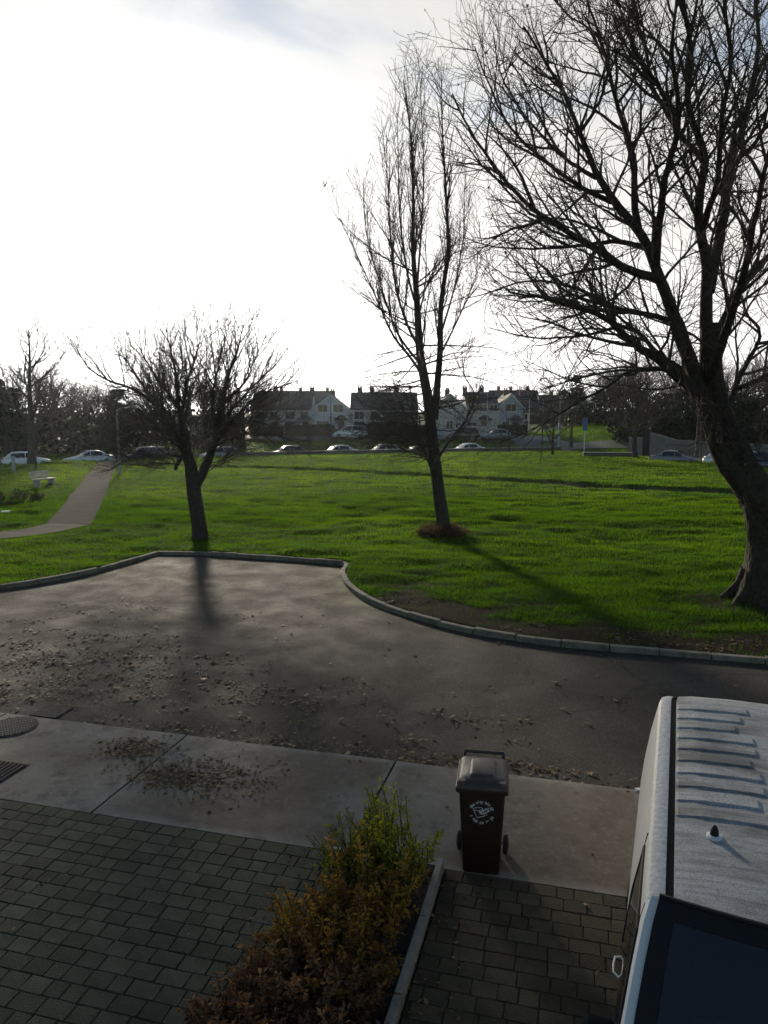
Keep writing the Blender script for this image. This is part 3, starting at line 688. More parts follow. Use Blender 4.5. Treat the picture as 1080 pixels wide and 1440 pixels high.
# dead leaves and seeds still hanging at the twig ends
def hang_leaves(tree, root, origin, n, size, m, name='dry_leaves', sel=None):
    tips = [p for p in tree.tips if sel is None or sel(p)]; tips = tree.r.sample(tips, min(n, len(tips))); V = []
    for p in tips:
        a, b = rnd_perp(np.array([0, 0, 1.]), tree.r), np.array([0, 0, -1.]); s = size * tree.r.uniform(.6, 1.3); V += [p - a * s * .4, p + a * s * .4, p + a * s * .3 + b * s, p - a * s * .3 + b * s]
    V = np.array(V) - origin; o = link(name, np_mesh(name, V, np.arange(len(V)).reshape(-1, 4), m), root); return tag(o, kind='stuff')
M_dry = mat('dry_leaf', (.10, .07, .045), .8, var=.3)
hang_leaves(tm, maple, MO, 450, .045, M_dry)
print('maple', sum(len(v) for v in tm.twig.g.values()))

# --- the upright poplar-like tree in the middle
PX, PY = 2.2, 26.85
pop = empty('bare_tree', (PX, PY, lz(PX, PY) - .08), 0, 'tall narrow bare tree in the middle of the lawn with two upright stems', 'tree'); PO = np.array(pop.location)
def TQ(l, y=PY): return [T(a, b, y + c) for a, b, c in l]
P, L = spline([PO + np.array([0, 0, -.1])] + TQ([(624, 745, 0), (618, 700, 0), (612, 650, 0), (606, 600, 0), (600, 552, 0), (591, 498, 0), (586, 420, 0), (581, 352, 0), (581, 274, 0), (577, 187, 0), (567, 112, 0)]), 60)
rr = np.interp(np.linspace(0, 1, 60), [0, .05, .12, .25, .38, .55, .75, 1], [.29, .24, .225, .20, .165, .10, .05, .012])
limb_mesh('trunk', P, rr, M_barkB, pop, PO, 16, .06)
spec_p = [dict(dens=4.4, len=(1.8, 4.6), ang=44, angv=13, lift=-.05, r=.034, seg=10, wig=.055, trop=.10, sides=5, tip=.18, fade=.55),
          dict(dens=3.0, len=(.6, 1.7), ang=32, angv=9, lift=.05, r=.014, seg=6, wig=.09, trop=.06, sides=3, tip=.4, fade=.45),
          dict(dens=3.2, len=(.25, .7), ang=36, angv=10, r=.0085, seg=3, wig=.12, trop=.05, sides=3, tip=.6, rmin=.0055)]
tp = Tree(spec_p, 33)
up = 26
def stem_children(P, rr, seg0, seg1, dens, **kw):
    q = dict(tp.sp[0]); q.update(kw); old = tp.sp[0]; tp.sp[0] = q
    Q = P[seg0:seg1]; L = float(np.linalg.norm(np.diff(Q, axis=0), axis=1).sum()); tp.children(Q, L, rr[seg0], rr[seg1 - 1], 0, 0.0, 1.0, dens); tp.sp[0] = old
stem_children(P, rr, 17, 28, 9.0, len=(2.2, 3.9), ang=80, trop=-.02, lift=-.12, fade=.05)
stem_children(P, rr, 24, 38, 4.5, len=(2.6, 4.4), ang=55, trop=.085, fade=.1)
stem_children(P, rr, 34, 58, 3.6, len=(1.2, 2.7), ang=16, trop=.13, fade=.45)
for pts, r0, r1 in (([(611, 590, 0), (615, 540, -.1), (619, 493, -.15), (620, 430, -.15), (630, 352, -.1), (627, 274, -.1), (622, 177, 0), (621, 112, 0)], .14, .012),
                    ([(590, 490, 0), (572, 455, .3), (556, 400, .5), (549, 330, .6), (545, 250, .7), (538, 195, .7)], .055, .010),
                    ([(596, 530, 0), (575, 500, -.4), (552, 470, -.7), (525, 410, -1.0), (505, 365, -1.2), (478, 308, -1.3)], .055, .008),
                    ([(594, 515, 0), (560, 470, .5), (535, 400, .8), (516, 330, 1.0), (511, 262, 1.1)], .05, .009),
                    ([(588, 440, 0), (572, 380, -.5), (562, 300, -.7), (560, 220, -.8), (558, 160, -.8)], .045, .009),
                    ([(620, 470, -.1), (640, 400, .3), (652, 330, .4), (653, 262, .5)], .04, .008),
                    ([(619, 500, -.1), (648, 440, -.4), (668, 390, -.6), (672, 352, -.7)], .04, .007),
                    ([(585, 420, 0), (592, 330, .5), (596, 240, .6), (592, 150, .6), (590, 96, .6)], .045, .009),
                    ([(616, 645, 0), (632, 620, -.3), (652, 595, -.5), (664, 572, -.6), (668, 556, -.6), (660, 540, -.6), (652, 525, -.6), (654, 500, -.6)], .055, .012),
                    ([(605, 655, 0), (598, 636, -.3), (588, 622, -.5), (572, 612, -.7), (548, 612, -.9), (520, 625, -1.0)], .055, .012)):
    Q, L = spline(TQ(pts), 24); rd = r1 + (r0 - r1) * (1 - np.linspace(0, 1, 24)) ** 1.2
    limb_mesh('limb', Q, rd, M_barkB, pop, PO, 8, .04)
    q = dict(spec_p[0]); q.update(len=(1.0, 2.6), ang=17, trop=.13, dens=3.0); old = tp.sp[0]; tp.sp[0] = q; tp.children(Q, L, r0, r1, 0, .18, 1.0); tp.sp[0] = old
# the fan of low drooping branches left of the trunk
q = dict(spec_p[0]); q.update(trop=-.030, wig=.07, r=.026); old = tp.sp[0]; tp.sp[0] = q
for k in range(46):
    f = R.random(); p = T(614 - 8 * f, 660 - 80 * f, PY); a = R.gauss(math.pi, .75)
    tp.grow(p, unit(np.array([math.cos(a), math.sin(a), R.uniform(.0, .75)])), R.uniform(2.2, 3.8), .026, 0)
tp.sp[0] = old
tp.branch.build('branch_work', M_twig, pop, PO); tag(tp.twig.build('twigs', M_twig, pop, PO), kind='stuff')
print('poplar', sum(len(v) for v in tp.twig.g.values()))

# --- forked tree on the left
LX, LY = -6.6, 26.4
lt = empty('bare_tree', (LX, LY, lz(LX, LY) - .08), 0, 'low forked bare tree on the left with a broad bushy crown of upright shoots', 'tree'); LO = np.array(lt.location)
def TL(l): return [T(a, b, LY + c) for a, b, c in l]
P, L = spline([LO + np.array([0, 0, -.1])] + TL([(281, 748, 0), (278, 725, 0), (274, 700, 0), (271, 678, 0), (268, 655, 0), (262, 632, .05), (258, 605, .1)]), 34)
limb_mesh('trunk', P, np.interp(np.linspace(0, 1, 34), [0, .05, .15, .5, .7, 1], [.35, .29, .26, .25, .21, .15]), M_barkB, lt, LO, 16, .07)
spec_l = [dict(dens=4.2, len=(1.0, 2.4), ang=33, angv=12, lift=.12, r=.026, seg=8, wig=.075, trop=.06, sides=4, tip=.25, fade=.4),
          dict(dens=4.6, len=(.6, 1.6), ang=32, angv=10, lift=.05, r=.010, seg=5, wig=.10, trop=.05, sides=3, tip=.5, fade=.4),
          dict(dens=3.6, len=(.25, .6), ang=38, angv=12, r=.0065, seg=3, wig=.14, trop=.02, sides=3, tip=.7, rmin=.0045)]
tl = Tree(spec_l, 44)
LL = [([(274, 684, 0), (283, 668, -.05), (296, 640, -.1), (303, 612, -.1), (312, 570, -.1), (322, 520, 0), (335, 470, .1), (342, 430, .2)], .19, .014),
      ([(258, 610, .1), (252, 570, .3), (246, 520, .5), (240, 470, .6), (236, 440, .7)], .12, .012),
      ([(262, 632, .05), (240, 602, -.6), (215, 570, -1.2), (185, 545, -1.7), (150, 525, -2.1), (118, 500, -2.3), (102, 460, -2.4)], .10, .012),
      ([(260, 620, .1), (236, 580, .8), (205, 540, 1.4), (182, 500, 1.8), (160, 470, 2.0)], .09, .012),
      ([(255, 590, .2), (262, 540, -.3), (275, 490, -.6), (284, 445, -.8)], .08, .012),
      ([(303, 612, -.1), (330, 585, -.6), (362, 560, -1.1), (395, 540, -1.5), (420, 530, -1.8)], .08, .011),
      ([(306, 600, -.1), (338, 560, .7), (368, 520, 1.2), (392, 492, 1.5)], .075, .011),
      ([(305, 605, -.1), (300, 560, -.9), (306, 510, -1.4), (312, 455, -1.7)], .075, .012),
      ([(300, 628, -.1), (332, 615, .4), (372, 612, 1.0), (412, 622, 1.4), (440, 640, 1.6)], .06, .010),
      ([(265, 645, 0), (240, 640, .5), (205, 640, 1.0), (170, 648, 1.3), (148, 662, 1.5)], .06, .010),
      ([(252, 575, .3), (225, 530, -.5), (205, 490, -.9), (188, 455, -1.1)], .07, .011),
      ([(312, 570, -.1), (345, 530, -.4), (362, 480, -.6), (372, 445, -.7)], .06, .010),
      ([(258, 605, .1), (265, 560, 1.4), (258, 510, 2.1), (255, 460, 2.5)], .08, .012),
      ([(298, 635, -.1), (320, 600, -1.6), (350, 590, -2.4), (385, 600, -3.0), (405, 625, -3.2)], .055, .010),
      ([(264, 640, 0), (238, 620, -1.4), (205, 612, -2.2), (175, 622, -2.9), (160, 640, -3.2)], .055, .010),
      ([(246, 660, 0), (250, 652, -.1), (262, 640, 0)], .06, .08)]
for pts, r0, r1 in LL:
    pts = [(a, b_ + max(0, (560 - b_) * .20), c) for a, b_, c in pts]
    Q, L = spline(TL(pts), 24); Q[2:] += np.cumsum(RNG.normal(0, .012, (22, 3)), 0); rd = r1 + (r0 - r1) * (1 - np.linspace(0, 1, 24)) ** 1.15
    limb_mesh('limb', Q, rd, M_barkB, lt, LO, 9 if r0 > .1 else 7, .05)
    tl.children(Q, L, r0, r1, 0, .15, 1.0)
q = dict(spec_l[0]); q.update(trop=-.04, r=.02, lift=0); old = tl.sp[0]; tl.sp[0] = q
for k in range(64):
    f = R.random(); a = R.random() * 6.28; p = np.array([LX - .2, LY, 2.5 + 2.3 * f]) + np.array([math.cos(a), math.sin(a), 0]) * R.uniform(.3, 1.6)
    tl.grow(p, unit(np.array([math.cos(a), math.sin(a), R.uniform(.1, 1.1)])), R.uniform(1.5, 2.8), .02, 0)
q = dict(spec_l[0]); q.update(trop=.03, r=.024, wig=.05, tip=.2, lift=0); tl.sp[0] = q
for k in range(44):                                             # straight upright shoots from the old pollard heads
    p = T(R.gauss(282, 58), R.uniform(530, 610), LY + R.gauss(0, 1.0)); off_ = (p[0] - LX); 
    tl.grow(p, unit(np.array([off_ * .38 + R.gauss(0, .22), (p[1] - LY) * .3 + R.gauss(0, .2), 1.0])), R.uniform(1.2, 2.7), .016, 0)
tl.sp[0] = old
tl.branch.build('branch_work', M_twig, lt, LO); tag(tl.twig.build('twigs', M_twig, lt, LO), kind='stuff')
hang_leaves(tl, lt, LO, 260, .045, M_dry)
print('left', sum(len(v) for v in tl.twig.g.values()))

# --- scrub of brown suckers round the middle tree
M_suck = leaf_mat('sucker_leaf', (.05, .035, .02), (.13, .085, .045), .35, tcol=(1.2, 1.0, .7))
def scrub(name, c, rx, ry, h, n, m, leaf, label, cat, group=None, seed=1, stemm=None, upright=.6, tone=(0, 1), stems=60, own_tone=None):
    r = random.Random(seed); root = empty(name, c, 0, label, cat, group); t = Tubes(); V = []; tn = []
    for k in range(stems):
        a, q = r.random() * 6.28, math.sqrt(r.random()); b = np.array([math.cos(a) * q * rx, math.sin(a) * q * ry, -.03])
        hh = h * r.uniform(.55, 1.1) * (1 - .35 * q * q); d = unit(np.array([math.cos(a) * q * (1 - upright), math.sin(a) * q * (1 - upright), upright]) + np.array([r.gauss(0, .12), r.gauss(0, .12), 0]))
        P = [b]; 
        for i in range(4): d = unit(d + np.array([r.gauss(0, .14), r.gauss(0, .14), .03])); P.append(P[-1] + d * hh / 4)
        P = np.array(P); t.add(P, np.linspace(.0075, .003, 5), 3); base_t = r.uniform(*tone)
        for j in range(n // stems):
            f = r.uniform(.12, 1) ** .75 * 4; i = min(int(f), 3); p = P[i] + (P[i + 1] - P[i]) * (f - i); L_ = leaf * r.uniform(.45, 1.45)
            o = unit(np.array([r.gauss(0, 1), r.gauss(0, 1), r.gauss(.35, .5)])); sd = rnd_perp(o, r) * L_ * .24; up_ = np.cross(o, unit(sd)) * L_ * .10
            p = p + o * L_ * .25
            V += [p, p + o * L_ * .5 + sd + up_, p + o * L_ - up_, p + o * L_ * .5 - sd + up_]
            tv = min(1, max(0, base_t + r.gauss(0, .13) + (own_tone(P[i][2], f) if own_tone else 0))); tn += [tv] * 4
    link('stems', np_mesh('stems', *t.arrays((0, 0, 0)), stemm or M_twig, True), root)
    V = np.array(V); o = link('foliage', np_mesh('foliage', V, np.arange(len(V)).reshape(-1, 4), m, False, {'tone': tn}), root)
    return root
scrub('sucker_shoots', (PX - .05, PY - .1, lz(PX, PY) - .05), .85, .7, .62, 4200, M_suck, .075, 'ring of brown sucker shoots round the foot of the tall middle tree', 'shoots', seed=5, stems=260, upright=.75)
# ---------------------------------------------------------------- foreground: bed, bin, van, covers, leaves
# --- planting bed with its edging
M_edge = mat('edging_concrete', (.26, .255, .225), .85, var=.3, scale=6, bump=.5, bscale=80, col2=(.17, .17, .14))
M_soil = mat('bed_soil', (.035, .026, .018), .95, var=.5, scale=9, bump=2, bscale=40)
bed = empty('planting_bed', (0, 0, 0), ST); tag(bed, kind='structure')
g = MB(); nb = 26
bu, bv = np.linspace(-2.35, -1.25, 9), np.linspace(2.2, 6.78, nb); Bu, Bv = np.meshgrid(bu, bv)
V = np.stack([Bu, Bv, .03 + .05 * np.sin((Bu + 2.35) / 1.10 * math.pi) + .02 * vnoise(Bu * 5, Bv * 5, 61)], -1).reshape(-1, 3); idx = np.arange(9 * nb).reshape(nb, 9)
link('soil', np_mesh('soil', V, np.stack([idx[:-1, :-1], idx[:-1, 1:], idx[1:, 1:], idx[1:, :-1]], -1).reshape(-1, 4), M_soil, True), bed)
for (v0, v1) in ((5.92, 6.80), (5.0, 5.91), (4.08, 4.99), (3.16, 4.07), (2.2, 3.15)):
    b = MB(); b.box((-1.225 + R.uniform(-.004, .004), (v0 + v1) / 2, .02), (.062, v1 - v0 - .006, .24), rz=R.uniform(-.004, .004)); b.build('edging', M_edge, bed, bevel=.008)
b = MB(); b.box((-1.805, 6.775, .0), (1.09, .05, .17)); b.build('edging', M_edge, bed, bevel=.008)

M_lgreen = leaf_mat('leaf_green', (.08, .10, .012), (.33, .35, .04), .5, c3=(.18, .21, .024), tcol=(1.4, 1.3, .5))
M_lgold = leaf_mat('leaf_gold', (.11, .062, .018), (.42, .29, .055), .45, c3=(.25, .155, .035), tcol=(1.3, 1.1, .6))
M_lbrown = leaf_mat('leaf_bronze', (.06, .030, .020), (.36, .23, .12), .4, c3=(.18, .098, .05), tcol=(1.2, 1.0, .7))
SH = [(-1.62, 6.42, .30, .30, 1.02, 2600, M_lgreen, .050, 'tall yellow green shrub at the street end of the bed beside the bin', .9, (.3, .9)),
      (-1.90, 6.18, .22, .22, .84, 1700, M_lgreen, .046, 'small olive shrub behind the tall green one, next to the left driveway', .8, (.0, .5)),
      (-1.74, 5.82, .36, .34, .76, 2900, M_lgold, .052, 'golden bronze shrub just nearer than the tall green shrub', .72, (.2, .9)),
      (-2.02, 5.42, .32, .32, .58, 2300, M_lgold, .052, 'golden shrub leaning over the left driveway pavers', .62, (.1, .7)),
      (-1.64, 5.22, .32, .38, .72, 2400, M_lgold, .050, 'rusty gold shrub close against the concrete edging', .68, (.0, .6)),
      (-2.00, 4.86, .36, .34, .50, 2700, M_lbrown, .056, 'reddish brown shrub in the middle of the bed near its wide end', .6, (.2, 1)),
      (-1.62, 4.55, .34, .34, .54, 2300, M_lbrown, .052, 'dark bronze shrub by the edging at the bottom of the picture', .6, (.1, .8)),
      (-2.26, 4.36, .36, .34, .40, 2400, M_lbrown, .056, 'low dark brown shrub spilling onto the pavers at the bottom edge', .5, (.1, .9)),
      (-2.0, 4.20, .38, .34, .48, 2000, M_lbrown, .054, 'bronze shrub low between the two other brown ones', .6, (.0, .7))]
for i, (u, v, rx, ry, h, n, m, lf, lab, upr, tone) in enumerate(SH):
    scrub('shrub', S(u, v, .03), rx * .95, ry, h, int(n * 1.45), m, lf * .80, lab, 'shrub', 'shrubs in the bed between the driveways', seed=60 + i, upright=upr, tone=tone, stems=70)

# --- wheelie bin
M_bin = mat('bin_plastic', (.026, .015, .011), .42, var=.25, scale=7, bump=.15, bscale=180, spec=.5)
M_lid = mat('lid_plastic', (.045, .032, .024), .45, var=.3, scale=9, bump=.25, bscale=150, spec=.5)
M_rub = mat('rubber', (.016, .016, .016), .8)
M_print = mat('white_print', (.62, .63, .62), .7)
bw_ = G(676, 1229, .025); WB = empty('wheelie_bin', (bw_[0], bw_[1], .026), math.radians(-9.5), 'dark brown wheelie bin with white lettering standing on the pavement beside the bed', 'wheelie bin')
b = MB()
def rrect(w, y0, y1, z, r=.03, n=4):
    P = []
    for cx, cy, a0 in ((w / 2 - r, y0 + r, -90), (w / 2 - r, y1 - r, 0), (-w / 2 + r, y1 - r, 90), (-w / 2 + r, y0 + r, 180)):
        for k in range(n + 1): a = math.radians(a0 + 90 * k / n); P.append((cx + r * math.cos(a), cy + r * math.sin(a), z))
    return P
b.loft([rrect(.352, .012, .36, 0), rrect(.362, 0, .365, .02), rrect(.40, -.028, .43, .45), rrect(.445, -.062, .485, .885)])
b.build('body', M_bin, WB, True)
b = MB(); b.loft([rrect(.455, -.075, .495, .872), rrect(.505, -.092, .51, .875), rrect(.505, -.092, .51, .925), rrect(.46, -.075, .49, .928)]); b.build('rim', M_bin, WB, True, bevel=.004)
def fz(z): return np.interp(z, [0, .02, .45, .885], [.012, 0, -.028, -.062])
b = MB(); b.loft([rrect(.492, -.105, .50, .926, .05), rrect(.488, -.10, .50, .945, .05), rrect(.44, -.06, .47, .985, .06), rrect(.40, .0, .44, .998, .06)]); b.build('lid', M_lid, WB, True)
lid = [o for o in WB.children if o.name.startswith('lid')][0]
b = MB(); b.loft([rrect(.27, -.045, .36, .976, .03), rrect(.245, -.02, .345, 1.022, .03), rrect(.215, .0, .335, 1.034, .03)]); b.build('lid_panel', M_lid, lid, True, bevel=.004)
for sx in (-1, 1):
    b = MB(); b.loft([[(sx * .19 + p[0], -.055 + p[1], z) for p in [(math.cos(a) * rx, math.sin(a) * rx * .8) for a in np.linspace(0, 6.283, 12, endpoint=False)]] for rx, z in ((.052, .94), (.050, .975), (.034, .992))]); b.build('lid_lug', M_lid, lid, True)
    b = MB(); b.tube([(sx * .20, .47, .955), (sx * .20, .53, 1.0)], .016, 10); b.build('hinge', M_bin, WB, True)
    b = MB(); b.lathe([(.02, -.026), (.078, -.026), (.098, -.018), (.102, 0), (.098, .018), (.078, .026), (.02, .026)], (sx * .232, .40, .101), 26, 'X'); w = b.build('wheel', M_rub, WB, True)
    b = MB(); b.lathe([(.0, .026 * sx), (.055, .026 * sx), (.06, .032 * sx), (.02, .036 * sx), (.0, .036 * sx)], (sx * .232, .40, .101), 18, 'X'); b.build('hub', M_bin, w, True)
b = MB(); b.tube([(-.25, .40, .101), (.25, .40, .101)], .011, 8); b.build('axle', M_bin, WB, True)
b = MB(); b.tube([(-.205, .545, 1.005), (.205, .545, 1.005)], .017, 12); b.build('handle', M_lid, WB, True)
# the round print on the front: two arcs of lettering about a tipping-bin emblem
CZ = .665
def on_face(a, z): return (a, fz(z) - .0025, z)
chars = []
def arc(txt, r, a0, a1, size, inside):
    n = len(txt)
    for i, ch in enumerate(txt):
        if ch == ' ': continue
        cu = bpy.data.curves.new('t', 'FONT'); cu.body = ch; cu.size = size; cu.align_x = 'CENTER'; cu.align_y = 'BOTTOM' if not inside else 'TOP'; cu.offset = .0011
        o = bpy.data.objects.new('t', cu); COL.objects.link(o); chars.append((o, math.radians(a0 + (a1 - a0) * i / (n - 1)), r, inside))
arc('the city bin co', .092, 154, 22, .043, False)
arc('1 800 24 69 24', .092, 203, 337, .039, True)
bpy.context.view_layer.update(); dg = bpy.context.evaluated_depsgraph_get(); LET = {False: ([], []), True: ([], [])}
for o, a, r, ins in chars:
    L_V, L_F = LET[ins]
    me = o.evaluated_get(dg).to_mesh(); rot = a - math.pi / 2 if not ins else a + math.pi / 2; base = r; k = len(L_V)
    for v in me.vertices:
        x, y = v.co.x, v.co.y; X_ = base * math.cos(a) + x * math.cos(rot) - y * math.sin(rot); Z_ = CZ + base * math.sin(a) + x * math.sin(rot) + y * math.cos(rot); L_V.append(on_face(X_, Z_))
    L_F += [tuple(k + i for i in p.vertices) for p in me.polygons]; o.evaluated_get(dg).to_mesh_clear()
for o, *_ in chars:
    cu = o.data; bpy.data.objects.remove(o); bpy.data.curves.remove(cu)
for L_V, L_F in LET.values():
    me = bpy.data.meshes.new('lettering'); me.from_pydata([tuple(float(c) for c in v) for v in L_V], [], L_F); me.materials.append(M_print); link('lettering', me, WB)
b = MB()
def stroke(pts, wd=.0055):
    for p, q in zip(pts[:-1], pts[1:]):
        d = math.hypot(q[0] - p[0], q[1] - p[1])
        if d < 1e-6: continue
        nx_, nz_ = -(q[1] - p[1]) / d * wd / 2, (q[0] - p[0]) / d * wd / 2
        b.add([on_face(p[0] + nx_, CZ + p[1] + nz_), on_face(p[0] - nx_, CZ + p[1] - nz_), on_face(q[0] - nx_, CZ + q[1] - nz_), on_face(q[0] + nx_, CZ + q[1] + nz_)], [(0, 1, 2, 3)])
def ell(cx, cz, ra, rb, rot, n=22, a0=0, a1=360):
    o = []
    for k in range(n + 1):
        a = math.radians(a0 + (a1 - a0) * k / n); x, z = ra * math.cos(a), rb * math.sin(a); c, s_ = math.cos(math.radians(rot)), math.sin(math.radians(rot)); o.append((cx + c * x - s_ * z, cz + s_ * x + c * z))
    return o
K = 1 / 1080.0
stroke(ell(-.036, .036, .046, .017, 10)); stroke([(-.080, .028), (-.052, -.038), (-.040, -.056)]); stroke([(-.040, -.056), (.026, -.034), (.030, -.022)], .008); stroke([(.008, .040), (.022, -.020)])
stroke(ell(.035, .020, .060, .021, 32)); stroke(ell(.030, .014, .044, .012, 32, 14), .009); stroke([(-.015, .004), (.02, .03)], .012); stroke([(-.030, .020), (-.012, -.010), (.010, -.012)], .010)
stroke(ell(.045, -.020, .0055, .0055, 0, 8), .004)
me = bpy.data.meshes.new('emblem'); me.from_pydata(b.v, [], b.f); me.materials.append(M_print); link('emblem', me, WB)

# --- the white van in the right driveway
M_van = mat('van_paint', (.55, .56, .55), .35, var=.06, scale=3, coat=.3)
def grime(m):
    t = m.node_tree; b = t.nodes['Principled BSDF']; c = t.nodes.new('ShaderNodeTexCoord')
    for sc, lo, hi, colr, st in (((1.6, 24, 2), .46, .66, (.09, .09, .085), .75), ((7, 9, 9), .52, .68, (.17, .165, .155), .6), ((85, 85, 85), .48, .60, (.09, .09, .09), .6), ((160, 160, 160), .5, .6, (.62, .64, .64), .35), ((1.2, 2.5, 1), .47, .62, (.05, .05, .05), .75)):
        mp_ = t.nodes.new('ShaderNodeMapping'); mp_.inputs['Scale'].default_value = sc; t.links.new(c.outputs['Object'], mp_.inputs[0])
        n = t.nodes.new('ShaderNodeTexNoise'); n.inputs['Scale'].default_value = 1; n.inputs['Detail'].default_value = 7; n.inputs['Roughness'].default_value = .65; t.links.new(mp_.outputs[0], n.inputs['Vector'])
        r = t.nodes.new('ShaderNodeMapRange'); r.inputs['From Min'].default_value = lo; r.inputs['From Max'].default_value = hi; r.inputs['To Max'].default_value = st; t.links.new(n.outputs['Fac'], r.inputs['Value'])
        x = t.nodes.new('ShaderNodeMix'); x.data_type = 'RGBA'; x.inputs['B'].default_value = (*colr, 1)
        if b.inputs['Base Color'].links: t.links.new(b.inputs['Base Color'].links[0].from_socket, x.inputs['A'])
        else: x.inputs['A'].default_value = b.inputs['Base Color'].default_value
        t.links.new(r.outputs[0], x.inputs['Factor']); t.links.new(x.outputs['Result'], b.inputs['Base Color'])
M_roof = mat('dirty_roof', (.31, .32, .32), .62, bump=.3, bscale=200, spec=.3); grime(M_roof)
M_mirror = mat('mirror_shell', (.008, .011, .013), 1.0, spec=.04)
M_rail = mat('rail_paint', (.40, .41, .41), .5, var=.25, scale=30, spec=.3)
M_blk = mat('black_trim', (.010, .010, .011), .6, bump=.2, bscale=150, spec=.2)
M_int = mat('cab_interior', (.02, .021, .025), .7)
M_seat = mat('seat_cloth', (.03, .032, .04), .9)
M_ws = glass_mat('tinted_glass', (.34, .44, .56), ior=1.75)
M_sideg = glass_mat('side_glass', (.10, .12, .13))
M_chrome = mat('bright_metal', (.6, .6, .6), .18, 1.0)
M_lamp = mat('lamp_lens', (.55, .56, .56), .08, coat=.5); M_red = mat('tail_lens', (.28, .012, .010), .12, coat=.5)
VA = math.atan2(2.63 - 1.49, 6.54 - 3.64)
van = empty('parked_van', (1.49, 3.64, .028), -VA, 'white panel van with dirty ribbed roof parked in the right driveway', 'van')
CX = .80
prof = [(-.15, .26), (-.205, .50), (-.235, .85), (-.23, 1.12), (-.205, 1.36), (-.165, 1.62), (-.128, 1.80), (-.108, 1.885), (-.088, 1.925), (-.045, 1.938), (-.006, 1.934), (-.002, 1.908), (.036, 1.908), (.040, 1.944), (.15, 1.962), (.45, 1.978)]
full = prof + [(2 * CX - x, z) for x, z in prof[::-1]]; NP = len(full)
LR = 3.18
def ring(l):
    f = 1.0; dz = 0
    if l > LR - .22: q = (l - (LR - .22)) / .22; f = 1 - .06 * q ** 2.2; dz = -.055 * q ** 2.4
    out_ = []
    for x, z in full:
        X_ = CX + (x - CX) * (1 - (1 - f) * max(0, (z - .9)) / 1.0); out_.append((X_, l, z + dz * max(0, (z - 1.5) / .45)))
    return out_
# roof and sides are separate panels
st_ = [0, .35, .62, .9, 1.5, 2.1, 2.6, LR - .22, LR - .14, LR - .08, LR - .03, LR]
rings = [ring(l) for l in st_]; ra, rb_ = 12, NP - 13
lip = [(x, l - .135 * max(0, 1 - ((x - CX) / .9) ** 2), z - .004) for x, l, z in rings[0]]; mid_ = [(x, .12 - .06 * max(0, 1 - ((x - CX) / .9) ** 2), z) for x, _, z in rings[0]]
rings = [lip, mid_] + rings[1:]
b = MB(); b.loft([[r[i] for i in range(ra, rb_ + 1)] for r in rings], closed=False); b.build('roof', M_roof, van, True)
roof = [o for o in van.children if o.name == 'roof'][0]
for lo, hi, in ((0, 7), (NP - 8, NP - 1)):
    b = MB(); b.loft([[r[i] for i in range(lo, hi + 1)] for r in rings], closed=False); b.build('side_panel', M_van, van, True)
for lo, hi in ((7, 10), (NP - 11, NP - 8)):
    b = MB(); b.loft([[r[i] for i in range(lo, hi + 1)] for r in rings], closed=False); b.build('roof_rail', M_rail, van, True)
for lo, hi in ((10, 12), (NP - 13, NP - 11)):
    b = MB(); b.loft([[r[i] for i in range(lo, hi + 1)] for r in rings], closed=False); b.build('rain_gutter', M_blk, van)
b = MB(); b.add(ring(LR), [tuple(range(NP))]); b.build('rear_door', M_van, van)
b = MB(); b.box((CX, LR + .004, 1.10), (.012, .012, 1.6)); b.build('door_seam', M_blk, van)
for sx in (-.47, .47):
    b = MB(); b.box((CX + sx, LR + .008, 1.50), (.72, .014, .48)); b.build('rear_window', M_sideg, van)
    b = MB(); b.box((CX + sx * 1.86, LR + .02, 1.05), (.10, .05, .55)); b.build('tail_lamp', M_red, van, bevel=.01)
b = MB(); b.box((CX, LR + .05, .45), (1.86, .14, .22)); b.build('rear_bumper', M_blk, van, bevel=.03)
# front: pillars, windscreen, bonnet
def ztop(l): return float(np.interp(l, [-.86, -.4, 0], [1.17, 1.585, 1.945]))
def side_x(z): return float(np.interp(z, [p[1] for p in prof[:9]], [p[0] for p in prof[:9]]))
lf = [0, -.1, -.25, -.42, -.6, -.75, -.86]; inn = [.085, .09, .095, .10, .105, .11, .115]
for s in (0, 1):
    rr_ = []
    for l, w_ in zip(lf, inn):
        zt = ztop(l) - .012; zs = [.26, .50, .85, 1.12] + [1.12 + (zt - .03 - 1.12) * k for k in (.33, .66, 1.0)]
        P = [(side_x(z), l, z) for z in zs]; P.append((side_x(zt) + .012, l, zt)); P.append((side_x(zt) + .012 + w_ * .75, l, zt + .008)); rr_.append(P if s == 0 else [(2 * CX - p[0], p[1], p[2]) for p in P])
    b = MB(); b.loft(rr_, closed=False); b.build('front_pillar', M_van, van, True)
    # front wing and door skin ahead of the pillar
    rr_ = []
    for l in (-.86, -1.15, -1.4, -1.58, -1.68):
        zt = float(np.interp(l, [-1.68, -1.5, -.86], [.86, .98, 1.165])); pull = max(0, (-l - 1.3)) * .55; P = [(side_x(z) + pull, l, z) for z in (.26, .5, .72)] + [(side_x(.85) + .02 + pull, l, min(zt - .05, .9)), (side_x(.85) + .07 + pull, l, zt)]
        rr_.append(P if s == 0 else [(2 * CX - p[0], p[1], p[2]) for p in P])
    b = MB(); b.loft(rr_, closed=False); b.build('front_wing', M_van, van, True)
def wsp(x, l): q = (x - CX) / .9; return (x, l - .13 * (1 - q * q), ztop(l) + .004 + .03 * (1 - q * q))
xsl = np.linspace(-.055, 2 * CX + .055, 15); b = MB()
grid = [[wsp(x, l) for x in np.linspace(side_x(ztop(l)) + .055, 2 * CX - side_x(ztop(l)) - .055, 15)] for l in lf]
b.loft(grid, closed=False); b.build('windscreen', M_ws, van, True); wsn = [o for o in van.children if o.name == 'windscreen'][0]
